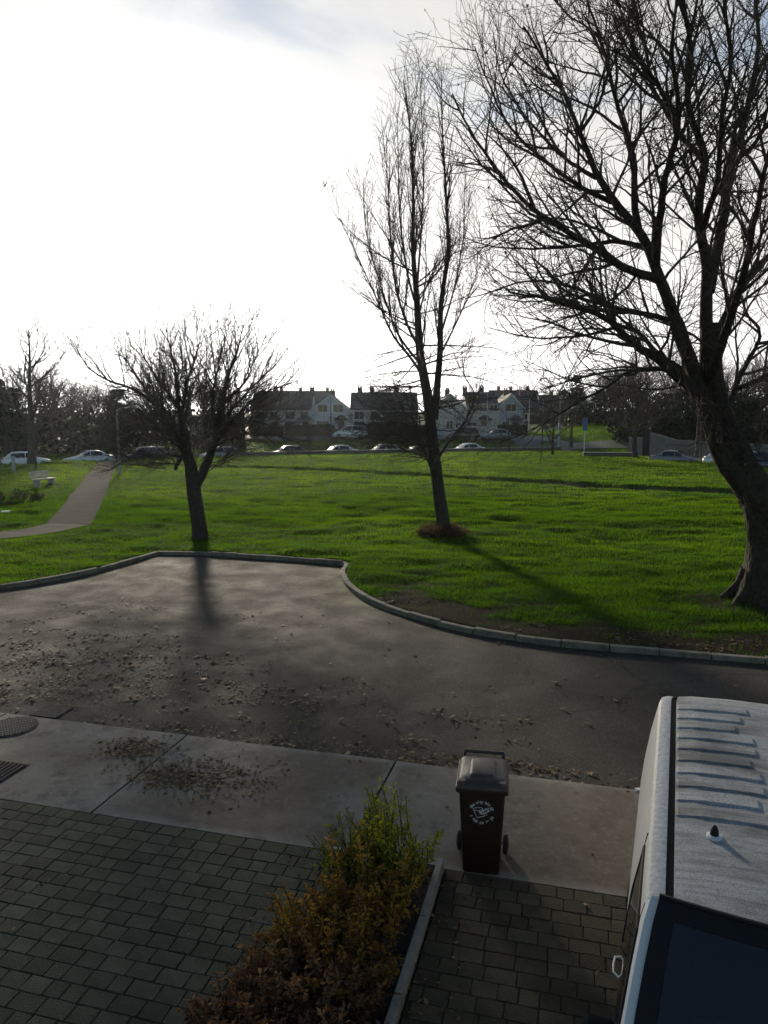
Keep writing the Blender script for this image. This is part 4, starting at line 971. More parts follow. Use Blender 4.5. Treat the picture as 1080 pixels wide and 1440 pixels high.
def off(p, d=.004): return (p[0], p[1] - d * .6, p[2] + d)
b = MB()                                                        # black printed border round the glass
def lerp(a, c, t): return tuple(a[i] + (c[i] - a[i]) * t for i in range(3))
top = [off(p) for p in grid[0]]; top2 = [off(lerp(grid[0][i], grid[1][i], .75)) for i in range(15)]; b.loft([top, top2], closed=False)
for e, i1 in ((0, 1), (14, 13)):
    b.loft([[off(r[e]) for r in grid], [off(lerp(r[e], r[i1], .75)) for r in grid]], closed=False)
bot = [off(p) for p in grid[-1]]; b.loft([bot, [off(lerp(grid[-1][i], grid[-2][i], .8)) for i in range(15)]], closed=False)
b.build('glass_border', M_blk, wsn)
b = MB(); b.tube([off(p, .006) for p in grid[0]], .013, 6); b.build('glass_seal', M_blk, wsn, True)
b = MB(); hood = []
for l, z in ((-.86, 1.165), (-1.1, 1.12), (-1.4, 1.03), (-1.6, .92), (-1.70, .80)):
    hw = .93 - max(0, -l - 1.2) * .35; hood.append([(CX + hw * q, l - .14 * (1 - q * q), z + .02 * (1 - q * q)) for q in np.linspace(-1, 1, 11)])
b.loft(hood, closed=False); b.build('bonnet', M_van, van, True)
b = MB(); b.box((CX, -1.80, .50), (1.62, .22, .40)); b.build('front_bumper', M_blk, van, bevel=.05)
b = MB(); b.box((CX, -1.82, .76), (.9, .05, .12)); b.build('grille', M_blk, van, bevel=.01)
for sx in (-.66, .66):
    b = MB(); b.box((CX + sx, -1.70, .84), (.30, .16, .17)); b.build('headlight', M_lamp, van, bevel=.04)
for sx in (-.17, 2 * CX + .17):
    for ly in (-1.0, 2.25):
        b = MB(); b.lathe([(.18, -.10), (.30, -.10), (.325, -.07), (.33, 0), (.325, .07), (.30, .10), (.18, .10)], (sx, ly, .33), 28, 'X'); w = b.build('wheel', M_rub, van, True)
        so = -1 if sx < 0 else 1; b = MB(); b.lathe([(0, .075 * so), (.17, .075 * so), (.19, .105 * so), (.05, .085 * so), (0, .085 * so)], (sx, ly, .33), 18, 'X'); b.build('rim', M_chrome, w, True)
b = MB(); b.box((CX, .6, .33), (1.6, 4.2, .18)); b.build('underbody', M_blk, van)
for s in (0, 1):                                                # cab doors: window, seam lines, handle, mirror
    fx = lambda x: x if s == 0 else 2 * CX - x
    b = MB(); qs = []
    for l, z0, z1 in ((-.62, 1.14, 1.30), (-.35, 1.14, 1.55), (-.08, 1.14, 1.76), (.30, 1.14, 1.78), (.66, 1.14, 1.78)):
        qs.append([(fx(side_x(z0 + (z1 - z0) * k) - .006), l, z0 + (z1 - z0) * k) for k in (0, .35, .7, 1)])
    b.loft(qs, closed=False); wdw = b.build('side_window', M_sideg, van, True)
    b = MB(); b.tube([(fx(side_x(z) - .004), l, z) for l, z in ((-.66, 1.13), (-.36, 1.56), (-.09, 1.785), (.10, 1.80), (.70, 1.80), (.71, 1.5), (.71, 1.12))], .011, 6); b.build('window_seal', M_blk, wdw)
    b = MB(); b.tube([(fx(side_x(z) - .001), l, z) for l, z in ((.76, 1.86), (.765, 1.5), (.77, 1.1), (.77, .7), (.75, .34))], .006, 5); b.build('door_seam', M_blk, van)
    b = MB(); b.tube([(fx(side_x(1.02) - .004), .50, 1.02), (fx(side_x(1.02) - .045), .53, 1.03), (fx(side_x(1.02) - .05), .60, 1.03), (fx(side_x(1.02) - .045), .67, 1.03), (fx(side_x(1.02) - .004), .70, 1.02)], .006, 8); b.build('door_handle', M_van, van, True)
    b = MB(); b.box((fx(-.235 - .05), -.34, 1.15), (.12, .07, .05)); arm = b.build('mirror_arm', M_blk, van, bevel=.01)
    b = MB(); pr = [(-.095, -.14), (.085, -.14), (.095, .10), (.05, .15), (-.06, .15), (-.095, .11)]
    rg = [[(fx(-.285 + x * k), ly, 1.26 + z * k) for x, z in pr] for ly, k in ((-.44, .55), (-.41, .88), (-.36, 1.0), (-.30, .98))]
    b.loft(rg); mr = b.build('wing_mirror', M_mirror, van, True, bevel=.006)
    b = MB(); b.box((fx(-.285), -.297, 1.265), (.15, .004, .23)); b.build('mirror_glass', M_chrome, mr)
M_roofrib = M_roof
for k in range(10):                                             # pressed ribs across the roof, left and right of the flat middle
    l = .93 + k * .205
    for s in (0, 1):
        e = .62 - (.05 if k % 3 == 1 else 0) - (.06 if k in (7, 8) else 0); b = MB(); w2 = .080; rs = []
        for x, zz_, hw in ((.043, 1.946, w2 * .95), (.055, 1.951, w2), (.20, 1.9725, w2), (.40, 1.981, w2), (e - .04, 1.985, w2), (e, 1.976, w2 * .7)):
            X_ = x if s == 0 else 2 * CX - x; h = .009 if x < e - .01 else .0; rs.append([(X_, l - hw, zz_ - .012), (X_, l - hw * .66, zz_ + h - .004), (X_, l + hw * .66, zz_ + h - .004), (X_, l + hw, zz_ - .012)])
        b.loft(rs); b.build('roof_rib', M_roofrib, roof)
b = MB(); b.lathe([(.045, 0), (.043, .012), (.030, .018)], (.255, .66, 1.969), 18); ab = b.build('aerial_base', M_van, van, True)
b = MB(); b.lathe([(.026, 0), (.022, .03), (.012, .055), (.006, .06)], (.255, .66, 1.986), 14); b.build('aerial_stub', M_blk, ab, True)
b = MB(); b.box((CX, -.55, 1.02), (1.62, .55, .16)); b.box((CX, -.74, 1.09), (1.5, .14, .08)); b.build('dashboard', M_int, van, bevel=.03)
b = MB(); b.tube([(.33 + .19 * math.cos(a), .08 + .19 * math.sin(a) * .62, 1.22 + .19 * math.sin(a) * .78) for a in np.linspace(0, 2 * math.pi, 25)], .015, 8); b.build('steering_wheel', M_blk, van, True); sw = [o for o in van.children if o.name == 'steering_wheel'][0]
b = MB(); b.box((.33, .08, 1.21), (.14, .05, .09)); b.box((.33, .08, 1.22), (.34, .02, .03)); b.build('wheel_hub', mat('hub_grey', (.16, .16, .17), .5), sw, bevel=.01)
for x in (.40, 1.02, 1.35):
    b = MB(); b.box((x, .42, 1.15), (.46, .16, .62), M=Matrix.Rotation(.2, 3, 'X')); b.box((x, .22, .80), (.46, .5, .16)); b.build('seat', M_seat, van, bevel=.04)
b = MB(); b.box((CX, .78, 1.05), (1.72, .03, 1.6)); b.build('bulkhead', M_int, van)
b = MB(); b.box((.62, -.105, 1.80), (.09, .004, .028), M=Matrix.Rotation(-.7, 3, 'X')); b.build('glass_sticker', M_print, wsn)

# --- covers, grate, scrap
M_iron = mat('cast_iron', (.030, .028, .026), .85, 0, var=.35, scale=14, bump=.5, bscale=120, spec=.15)
p = G(16, 1022, .03); MC = empty('manhole_cover', (p[0], p[1], .03), ST, 'round cast iron cover with lattice pattern in the pavement at the left edge', 'manhole cover')
b = MB(); b.lathe([(.36, -.03), (.36, .004), (.335, .008), (.33, .004), (0.0, .004)], n=40); b.build('frame', M_iron, MC)
b = MB()
for k in range(-6, 7):
    hl = math.sqrt(max(0, .325 ** 2 - (k * .05) ** 2))
    if hl > .03: b.box((k * .05, 0, .008), (.018, 2 * hl, .012)); b.box((0, k * .05, .0075), (2 * hl, .018, .011))
b.build('lattice', mat('worn_iron', (.085, .08, .074), .8, 0, var=.3, scale=20, spec=.15), MC)
p = G(-30, 1084, .03); DC = empty('drain_cover', (p[0], p[1], .03), ST, 'dark rectangular ribbed metal cover in the pavement by the left drive', 'drain cover')
b = MB(); b.box((0, 0, -.01), (1.0, .62, .028)); b.build('frame', M_iron, DC, bevel=.004)
b = MB()
for k in range(15): b.box((-.455 + k * .065, 0, .008), (.036, .56, .012))
b.build('ribs', M_iron, DC)
p = G(74, 1000, 0); p[2] = -.004; GG = empty('gully_grate', p, ST, 'iron gully grate among leaves at the road edge on the left', 'drain grate')
b = MB(); b.box((0, .205, .0), (.46, .04, .03)); b.box((0, -.205, .0), (.46, .04, .03)); b.box((.21, 0, .0), (.04, .36, .03)); b.box((-.21, 0, 0), (.04, .36, .03)); b.build('frame', M_iron, GG)
b = MB()
for k in range(8): b.box((-.165 + k * .047, 0, .001), (.022, .37, .026))
b.build('bars', MATS['worn_iron'], GG)
p = G(898, 1112, .02); b = MB(); b.add([(-.05, -.02, 0), (.04, -.04, .015), (.06, .02, .03), (.0, .05, .012), (-.04, .03, .02)], [(0, 1, 2, 3, 4)]); b.add([(-.05, -.02, .001), (.04, -.04, .016), (-.02, -.05, .04)], [(0, 1, 2)])
o = b.build('paper_scrap', mat('paper', (.7, .7, .68), .8), loc=(p[0], p[1], .02)); tag(o, 'crumpled white scrap of paper at the pavement edge near the van', 'litter')

# --- fallen leaves
M_fl = leaf_mat('fallen_leaf', (.050, .030, .017), (.30, .23, .14), .2, c3=(.125, .078, .040), rough=.75, tcol=(1.1, 1.0, .8))
STAR = np.array([(math.cos(a) * r, math.sin(a) * r) for a, r in zip(np.linspace(0, 2 * math.pi, 10, endpoint=False) + .3, (1, .5, .85, .45, .95, .5, .7, .35, .8, .45))])
def leaves(P, size, tone, curl=.35):
    n = len(P); a = RNG.random(n) * 6.28; s = size * np.clip(RNG.lognormal(-.12, .42, n), .3, 2.0); asp = .55 + .45 * RNG.random(n)
    x, y = STAR[:, 0][None] * s[:, None], STAR[:, 1][None] * (s * asp)[:, None]; c, d = np.cos(a)[:, None], np.sin(a)[:, None]
    t1, t2 = RNG.normal(0, .25, n)[:, None], RNG.normal(0, .25, n)[:, None]
    z = P[:, 2][:, None] + s[:, None] * .16 + t1 * x * .8 + t2 * y * .8 + curl * np.abs(x) * RNG.random((n, 1)) * .8
    V = np.stack([P[:, 0][:, None] + c * x - d * y, P[:, 1][:, None] + d * x + c * y, np.maximum(z, P[:, 2][:, None] + .002)], -1)
    return V.reshape(-1, 3), np.arange(n * 10).reshape(n, 10), np.repeat(np.clip(tone, 0, 1), 10)
def cl2(n, c, sd, z=0.0):
    q = RNG.normal(0, 1, (n, 2)) * sd; w = np.stack([c[0] + SU[0] * q[:, 0] + SV[0] * q[:, 1], c[1] + SU[1] * q[:, 0] + SV[1] * q[:, 1]], 1); return np.column_stack([w, np.full(n, z)])
def patch(n, c, sd, z, sub=9):
    cs = cl2(max(2, n // sub), c, sd, z); P = np.vstack([cl2(sub, k, (.14, .10), z) for k in cs]); return P
def uni(n, u0, u1, v0, v1, z):
    u, v = u0 + RNG.random(n) * (u1 - u0), v0 + RNG.random(n) * (v1 - v0); return np.column_stack([SU[0] * u + SV[0] * v, SU[1] * u + SV[1] * v, np.full(n, z)])
rp = [patch(1500, G(60, 915)[:2], (1.9, .9), .0), patch(700, G(170, 960)[:2], (1.9, .8), .0), patch(260, G(20, 970)[:2], (.8, .5), 0), patch(240, G(300, 990)[:2], (2.2, .8), 0), patch(120, G(590, 1000)[:2], (1.0, .4), 0), patch(130, G(190, 860)[:2], (1.6, .8), 0),
      uni(260, -10, 6, 9.0, 15.5, 0), uni(420, -7, 3.5, 8.97, 9.35, 0), patch(160, G(430, 1055)[:2], (1.2, .12), 0), patch(120, G(740, 1080)[:2], (.5, .1), 0)]
P = np.vstack(rp); ok = ~np.zeros(len(P), bool); u_, v_ = toS(P[:, 0], P[:, 1]); ok = (v_ > 8.96) & in_poly(ROADPOLY, P[:, 0], P[:, 1]) & (poly_dist(KERB[::6], P[:, 0], P[:, 1]) > .12); P = P[ok]
tn = .52 + .24 * RNG.standard_normal(len(P)); V, Fc, tt = leaves(P, .037, tn, .2)
tag(link('leaf_litter', np_mesh('leaf_litter', V, Fc, M_fl, False, {'tone': tt})), 'scatter of brown fallen leaves across the asphalt', 'fallen leaves', kind='stuff')
pp = [patch(800, G(188, 1052, .03)[:2], (.20, .16), .025, 6), patch(1500, G(268, 1092, .03)[:2], (.40, .20), .025, 6), patch(70, G(335, 1080, .03)[:2], (.2, .1), .025, 6), patch(24, G(400, 1080, .03)[:2], (.08, .06), .025, 6), uni(60, -9, 3, 6.9, 8.9, .026), uni(40, -7, 2, 8.7, 8.93, .026)]
P = np.vstack(pp); u_, v_ = toS(P[:, 0], P[:, 1]); P = P[(v_ > 6.83) & (v_ < 8.94)]; V, Fc, tt = leaves(P, .024, .42 + .22 * RNG.standard_normal(len(P)))
tag(link('leaf_pile', np_mesh('leaf_pile', V, Fc, M_fl, False, {'tone': tt})), 'small brown leaves gathered in drifts on the pavement', 'fallen leaves', kind='stuff')
dp = [uni(70, -6, -2.4, 4.2, 6.8, .03), uni(160, -2.75, -2.2, 4.2, 6.8, .03), uni(190, -1.2, -.75, 3.6, 6.8, .03), uni(90, -1.2, 2.5, 4, 6.8, .03), uni(260, -2.4, -1.28, 4.0, 6.75, .06)]
P = np.vstack(dp); V, Fc, tt = leaves(P, .020, .42 + .25 * RNG.standard_normal(len(P)))
tag(link('leaf_scraps', np_mesh('leaf_scraps', V, Fc, M_fl, False, {'tone': tt})), 'tiny leaf scraps along the bed and in the paver joints', 'fallen leaves', kind='stuff')
P = np.vstack([patch(500, (4.5, 14.6), (2.2, .3), .06), patch(160, (9, 15.2), (.8, .8), .06), patch(120, (.2, 17.6), (.5, .4), .06)]); ok = ~in_poly(ROADPOLY, P[:, 0], P[:, 1]); P = P[ok]; P[:, 2] = lawn_z(P[:, 0], P[:, 1]) + .01
V, Fc, tt = leaves(P, .038, .25 + .2 * RNG.standard_normal(len(P)))
tag(link('leaf_mulch', np_mesh('leaf_mulch', V, Fc, M_fl, False, {'tone': tt})), 'dark rotting leaves on the bare soil behind the right kerb', 'fallen leaves', kind='stuff')
big = MB(); big.add([(STAR[i][0] * .075, STAR[i][1] * .06, .012 + .02 * abs(STAR[i][0])) for i in range(10)], [tuple(range(10))])
def big_mesh(nm, m):
    me = big.mesh(nm, m); at = me.attributes.new('tone', 'FLOAT', 'POINT'); at.data.foreach_set('value', [.62] * len(me.vertices)); return me
bm_ = big_mesh('fallen_leaf', M_fl); first = True
for (px, py) in ((705, 1008), (742, 1012), (668, 1020), (792, 997), (826, 1018), (540, 1008), (590, 1042), (636, 975), (566, 1055), (690, 968), (440, 842), (700, 905), (612, 1000), (505, 1045), (780, 960), (860, 1040)):
    p = G(px, py); o = link('fallen_leaf', bm_, None, (p[0], p[1], .0)); o.rotation_euler = (R.uniform(-.2, .2), R.uniform(-.2, .2), R.random() * 6); o.scale = (R.uniform(.7, 1.25),) * 3
    tag(o, 'single dry leaf lying on the bare dark asphalt', 'leaf', 'large single leaves on the road')
p = G(286, 956); mo = mat('orange_leaf', (.30, .10, .03), .6); o = link('fallen_leaf', big.mesh('orange_leaf', mo), None, (p[0], p[1], .0)); o.scale = (1.1,) * 3; tag(o, 'bright orange leaf lying on the asphalt in line with the forked tree', 'leaf')
# ---------------------------------------------------------------- beyond the lawn: wall, cars, houses, poles, far trees
def fz_(x, y): return float(far_z(np.array(float(x)), np.array(float(y))))
M_lowall = mat('low_wall_stone', (.10, .092, .08), .9, var=.35, scale=2.5, bump=1, bscale=14)
M_cap = mat('wall_coping', (.20, .19, .17), .85, var=.25, scale=3)
d_ = WALLB - WALLA; wl_ = float(np.hypot(*d_)); wa_ = math.atan2(d_[1], d_[0])
lw = empty('low_wall', (WALLA[0], WALLA[1], -.15), wa_, 'long low dark wall between the lawn and the row of parked cars', 'wall')
b = MB(); b.box((wl_ / 2, 0, .31), (wl_, .28, .62)); b.build('wall_body', M_lowall, lw)
b = MB(); b.box((wl_ / 2, 0, .645), (wl_, .34, .05)); b.build('coping', M_cap, lw)
pa, pb = G(820, 643, 0), G(894, 643.5, 0); d_ = pb - pa; w2 = empty('low_wall', (pa[0], pa[1], -.2), math.atan2(d_[1], d_[0]), 'short thick low wall with pale top beside the blue sign', 'wall'); l2 = float(np.hypot(d_[0], d_[1]))
b = MB(); b.box((l2 / 2, 0, .33), (l2, .5, .66)); b.build('wall_body', M_lowall, w2)
b = MB(); b.box((l2 / 2, 0, .70), (l2 + .1, .6, .07)); b.build('coping', M_cap, w2)

# --- cars
M_glassC = mat('car_glass', (.015, .018, .02), .08, coat=.3)
M_tyre = M_rub
def paint(name, c): return mat(name, c, .32, coat=.6)
P_white, P_silver, P_grey, P_navy, P_black, P_red = paint('white_paint', (.82, .82, .80)), paint('silver_paint', (.60, .61, .62)), paint('grey_paint', (.20, .205, .21)), paint('navy_paint', (.02, .028, .05)), paint('black_paint', (.014, .014, .015)), paint('red_paint', (.2, .02, .02))
def car_proto(L, hgt, kind, W_=1.76):
    """x runs from the nose (0) to the tail (L)"""
    hw = W_ / 2; bz = {'hatch': .93, 'saloon': .92, 'mpv': 1.0, 'suv': 1.08}[kind]; cow = {'hatch': .27, 'saloon': .29, 'mpv': .22, 'suv': .27}[kind]
    parts = []
    stn = [(0, .30, .55, .70), (.03, .22, .66, .80), (.12, .19, bz - .16, .97), (cow, .19, bz - .03, 1.0), (.45, .18, bz, 1.0), (.70, .18, bz + .02, 1.0), (.90, .20, bz + .02, .97), (.975, .26, bz - .02, .86), (1.0, .34, bz - .2, .78)]
    b = MB(); rg = []
    for f, z0, z1, k in stn:
        w = hw * k; half = [(-w * .86, z0), (-w, z0 + .14), (-w * 1.0, (z0 + z1) / 2 + .05), (-w * .965, z1 - .09), (-w * .86, z1), (-w * .4, z1 + .03)]
        rg.append([(f * L, y, z) for y, z in half] + [(f * L, -y, z) for y, z in half[::-1]])
    b.loft(rg); parts.append(('body', b.mesh('body', P_grey, True), 'paint', []))
    r0, r1, te = {'hatch': (cow + .18, .80, .965), 'saloon': (cow + .18, .70, .87), 'mpv': (cow + .17, .90, .975), 'suv': (cow + .13, .90, .97)}[kind]
    gs = [(cow, bz - .03, 0), ((cow + r0) / 2, (bz + hgt) / 2 + .03, .5), (r0, hgt - .03, .93), ((r0 + r1) / 2, hgt, 1), (r1, hgt - .04, .95), ((r1 + te) / 2, (bz + hgt) / 2 + .06, .55), (te, bz + .01, 0)]
    b = MB(); rg = []
    for f, z, q in gs:
        wb, wt = hw * .93, hw * (.93 - .26 * q); rg.append([(f * L, -wb, bz - .04), (f * L, -wt, z - .05 * q), (f * L, -wt * .86, z), (f * L, 0, z + .015), (f * L, wt * .86, z), (f * L, wt, z - .05 * q), (f * L, wb, bz - .04)])
    b.loft(rg); parts.append(('cabin', b.mesh('cabin', P_grey, True), 'paint', []))
    def gq(f, k, s, e=.006):                                    # point on the cabin flank at station f, share k of the height
        z = np.interp(f, [g_[0] for g_ in gs], [g_[1] for g_ in gs]); q = np.interp(f, [g_[0] for g_ in gs], [g_[2] for g_ in gs])
        wb, wt = hw * .93, hw * (.93 - .26 * q); zz_ = bz + .02 + (z - .06 * q - bz - .02) * k; y = wb + (wt - wb) * k; return (f * L, s * (y + e), zz_)
    doors = [(cow + .07, (cow + r1) / 2 - .005), ((cow + r1) / 2 + .012, r1 - .01)] + ([] if kind in ('hatch', 'saloon') else [(r1 - .0, te - .02)])
    if kind in ('hatch', 'saloon'): doors[1] = (doors[1][0], r1 + .03)
    for s in (-1, 1):
        for a, c in doors:
            b = MB(); fs_ = np.linspace(a, c, 5); b.loft([[gq(f, k, s) for k in (.04, .5, .92)] for f in fs_], closed=False); parts.append(('side_window', b.mesh('side_window', M_glassC), None, []))
    def band(f0, f1, nm):
        b = MB(); rr_ = []
        for t in (.12, .5, .9):
            f = f0 + (f1 - f0) * t; z = float(np.interp(f, [g_[0] for g_ in gs], [g_[1] for g_ in gs])); q = float(np.interp(f, [g_[0] for g_ in gs], [g_[2] for g_ in gs])); wt = hw * (.93 - .26 * q) * .84
            up_ = -.008 if f1 > f0 else .008; rr_.append([(f * L + up_, -wt, z + .006), (f * L + up_, 0, z + .024), (f * L + up_, wt, z + .006)])
        b.loft(rr_, closed=False); parts.append((nm, b.mesh(nm, M_glassC), None, []))
    band(cow, r0, 'windscreen'); band(te, r1, 'rear_window')
    for f in (.185, .80):
        for s in (-1, 1):
            b = MB(); b.lathe([(.15, -.1), (.28, -.1), (.315, -.07), (.315, .07), (.28, .1), (.15, .1)], (f * L, s * (hw - .09), .315), 20, 'Y')
            r = MB(); r.lathe([(0, .075 * s), (.18, .075 * s), (.2, .104 * s), (.05, .085 * s), (0, .085 * s)], (f * L, s * (hw - .09), .315), 14, 'Y'); parts.append(('wheel', b.mesh('wheel', M_tyre, True), None, [('rim', r.mesh('rim', P_silver))]))
    for s in (-1, 1):
        b = MB(); b.box((.035 * L, s * hw * .62, .62), (.12, .30, .13)); parts.append(('headlight', b.mesh('headlight', M_lamp, bevel=.03), None, []))
        b = MB(); b.box((.985 * L, s * hw * .68, bz - .1), (.07, .20, .22)); parts.append(('tail_lamp', b.mesh('tail_lamp', M_red, bevel=.02), None, []))
        b = MB(); b.box(((cow + .08) * L, s * (hw + .06), bz + .05), (.10, .17, .12)); parts.append(('wing_mirror', b.mesh('wing_mirror', P_black, bevel=.02), None, []))
    b = MB(); b.box((.015 * L, 0, .36), (.08, W_ * .72, .16)); parts.append(('bumper', b.mesh('bumper', P_black, bevel=.03), None, []))
    b = MB(); b.box((-.012, 0, .44), (.015, .50, .11)); parts.append(('number_plate', b.mesh('number_plate', P_white), None, []))
    return parts, L
PROTO = {k: car_proto(*a) for k, a in dict(hatch=(4.1, 1.48, 'hatch'), saloon=(4.65, 1.45, 'saloon'), mpv=(4.5, 1.66, 'mpv'), suv=(4.7, 1.78, 'suv', 1.86)).items()}
def car(kind, pt, x, y, z, heading, label, group=None):
    """heading: where the nose points, from +X"""
    parts, L = PROTO[kind]; root = empty('parked_car', (x + math.cos(heading) * L / 2, y + math.sin(heading) * L / 2, z), heading + math.pi, label, 'car', group)
    for nm, me, pk, subs in parts:
        o = link(nm, me, root)
        if pk: o.material_slots[0].link = 'OBJECT'; o.material_slots[0].material = pt
        for n2, m2 in subs: link(n2, m2, o)
    return root
GRP = 'cars parked in a row beyond the lawn'
def row(px, off=2.1):
    X_ = ray(px, 620); k = X_[0] / X_[1]                         # along the sight line, off metres behind the lawn's end
    y = 78.0
    for _ in range(30): y = float(far_edge(np.array(k * y))) + off
    x = k * y; e = .5; a = math.atan2(float(far_edge(np.array(x + e)) - far_edge(np.array(x - e))), 2 * e); return x, y, a
for px, kind, pt, lab, flip in ((36, 'hatch', P_white, 'small white hatchback parked farthest left behind the posts', 0), (124, 'saloon', P_silver, 'silver saloon at the top end of the park path', 1), (203, 'mpv', P_navy, 'dark blue car half lost behind the low branches left of the forked tree', 1),
                                (309, 'hatch', P_grey, 'grey car seen through the fork of the bushy tree', 1), (404, 'hatch', P_navy, 'navy hatchback with a pale bonnet beside the thin sapling', 1), (475, 'saloon', P_silver, 'silver saloon, second car right of the thin sapling', 1),
                                (538, 'hatch', P_white, 'white hatchback just left of the tall middle tree', 1), (590, 'hatch', P_grey, 'grey hatchback hidden mostly by the trunk of the tall middle tree', 1), (656, 'saloon', P_white, 'white saloon just right of the tall middle tree', 1)):
    x, y, a = row(px); car(kind, pt, x, y, -.40, a + (math.pi if flip else 0), lab, GRP)
p = G(650, 618, .9); car('suv', P_black, T(650, 600, 104)[0], 104.5, fz_(11, 104.5), math.pi, 'black car parked in front of the cream gable house')
car('hatch', P_grey, T(697, 600, 105)[0], 105.0, fz_(15.6, 105), math.pi * 1.05, 'small grey car by the lamp post near the porch house')
g0 = T(490, 600, 106); vn = car('mpv', P_white, g0[0], 106, fz_(g0[0], 106), math.pi, 'white van shaped car in front of the left terrace'); vn.scale = (1.1, 1.1, 1.15)
g0 = T(953, 640, 71); car('saloon', P_grey, g0[0], 71.5, -.40, math.radians(-30), 'dark grey saloon facing right beside the grey boundary wall')
g0 = T(1078, 640, 62); car('suv', P_navy, g0[0] + .3, 62.5, -.40, math.radians(-8), 'dark blue estate car at the right edge behind the big trunk')
g0 = T(1004, 640, 68.5); car('hatch', P_white, g0[0] + 1.2, 68.5, -.40, math.radians(-20), 'white car whose rear shows just left of the big leaning trunk')

# --- houses
M_rend = mat('render_white', (.50, .51, .50), .9, var=.08, scale=1.2); M_cream = mat('render_cream', (.50, .45, .36), .9, var=.08, scale=1.2); M_dash = mat('pebbledash_grey', (.36, .37, .36), .95, var=.12, scale=2)
M_tile = mat('roof_tile', (.052, .042, .038), .85, var=.35, scale=1.6, bump=1, bscale=6); M_chim = mat('chimney_brick', (.10, .065, .05), .9, var=.3, scale=5)
M_frame = mat('window_frame', (.62, .62, .60), .6); M_pane = mat('window_pane', (.02, .023, .026), .06); M_door = mat('door_dark', (.05, .028, .022), .5); M_pot = mat('chimney_pot', (.22, .10, .06), .8)
M_gut = mat('gutter', (.05, .05, .05), .6)
def house(name, x0, x1, y, eave, ridge, wallm, label, gable=False, depth=8.0, porch=None, chim=(.85,), wins=None, rz=0.0, z0=None, left_gable=True):
    w = x1 - x0; cx = (x0 + x1) / 2; z = fz_(cx, y) - .1 if z0 is None else z0; root = empty(name, (cx, y, z), rz, label, 'house', 'houses beyond the park'); e, r = eave - z, ridge - z
    b = MB()
    if not gable: b.add([(sx * w / 2, yy, zz_) for sx in (-1, 1) for yy, zz_ in ((0, -.5), (depth, -.5), (depth, e), (depth / 2, r), (0, e))], [(0, 1, 2, 3, 4), (9, 8, 7, 6, 5), (0, 4, 9, 5), (1, 6, 7, 2), (0, 5, 6, 1)])
    else: b.add([(xx, yy, zz_) for yy in (0, depth) for xx, zz_ in ((-w / 2, -.5), (w / 2, -.5), (w / 2, e), (0, r), (-w / 2, e))], [(0, 1, 2, 3, 4), (9, 8, 7, 6, 5), (1, 6, 7, 2), (0, 4, 9, 5), (0, 5, 6, 1)])
    b.build('wall', wallm, root)
    b = MB(); ov, th = .32, .16
    if not gable:
        s = (r - e) / (depth / 2); pr = [(-ov, e - ov * s + .03), (depth / 2, r + .03), (depth + ov, e - ov * s + .03), (depth + ov, e - ov * s + th + .03), (depth / 2, r + th + .05), (-ov, e - ov * s + th + .03)]
        b.loft([[(sx * (w / 2 + .015), yy, zz_) for yy, zz_ in pr] for sx in (-1, 1)])
    else:
        s = (r - e) / (w / 2); pr = [(-w / 2 - ov, e - ov * s + .03), (0, r + .03), (w / 2 + ov, e - ov * s + .03), (w / 2 + ov, e - ov * s + th + .03), (0, r + th + .05), (-w / 2 - ov, e - ov * s + th + .03)]
        b.loft([[(xx, yy, zz_) for xx, zz_ in pr] for yy in (-.25, depth + .2)])
        fb = MB()
        for sg in (-1, 1): fb.add([(sg * (w / 2 + ov), -.27, e - ov * s - .06), (0, -.27, r - .06), (0, -.27, r + .16), (sg * (w / 2 + ov), -.27, e - ov * s + .16), (sg * (w / 2 + ov), -.24, e - ov * s - .06), (0, -.24, r - .06), (0, -.24, r + .16), (sg * (w / 2 + ov), -.24, e - ov * s + .16)], [(0, 1, 2, 3), (7, 6, 5, 4), (0, 4, 5, 1), (3, 2, 6, 7)])
        fb.build('fascia', M_frame, root)
    roof_ = b.build('roof', M_tile, root)
    if not gable: gb = MB(); gb.box((0, -ov - .04, e - ov * s + .06), (w, .12, .12)); gb.build('gutter', M_gut, root)
    for c in chim:
        b = MB(); cxx, cyy = (c - .5) * w, (depth / 2 if not gable else depth * .6); b.box((cxx, cyy, r + .20 - (1.1 if gable else 0)), (.72, .5, 1.3 + (2.2 if gable else 0))); b.box((cxx, cyy, r + .86), (.80, .58, .12)); ch = b.build('chimney', M_chim, roof_)
        b = MB(); b.lathe([(.11, 0), (.13, .30), (.10, .34)], (cxx - .18, cyy, r + .90), 10); b.lathe([(.11, 0), (.13, .30), (.10, .34)], (cxx + .17, cyy, r + .90), 10)
        b.build('chimney_pots', M_pot, roof_)
    for (fx, zc, ww, wh) in (wins or [(-.22, e - 1.05, 1.5, 1.15), (.25, e - 1.05, 1.2, 1.15), (-.22, 1.45, 1.7, 1.3)]):
        x = fx * w; b = MB(); t = .07
        for c_, d_2 in (((x, -.03, zc + wh / 2), (ww + t, .1, t)), ((x, -.03, zc - wh / 2), (ww + t, .1, t)), ((x - ww / 2, -.03, zc), (t, .1, wh - t)), ((x + ww / 2, -.03, zc), (t, .1, wh - t)), ((x, -.028, zc), (t * .8, .09, wh - t))): b.box(c_, d_2)
        f = b.build('window', M_frame, root); b = MB(); b.box((x, -.012, zc), (ww - t, .03, wh - t)); b.build('pane', M_pane, f); b = MB(); b.box((x, -.10, zc - wh / 2 - .075), (ww + .25, .2, .07)); b.build('sill', M_frame, f)
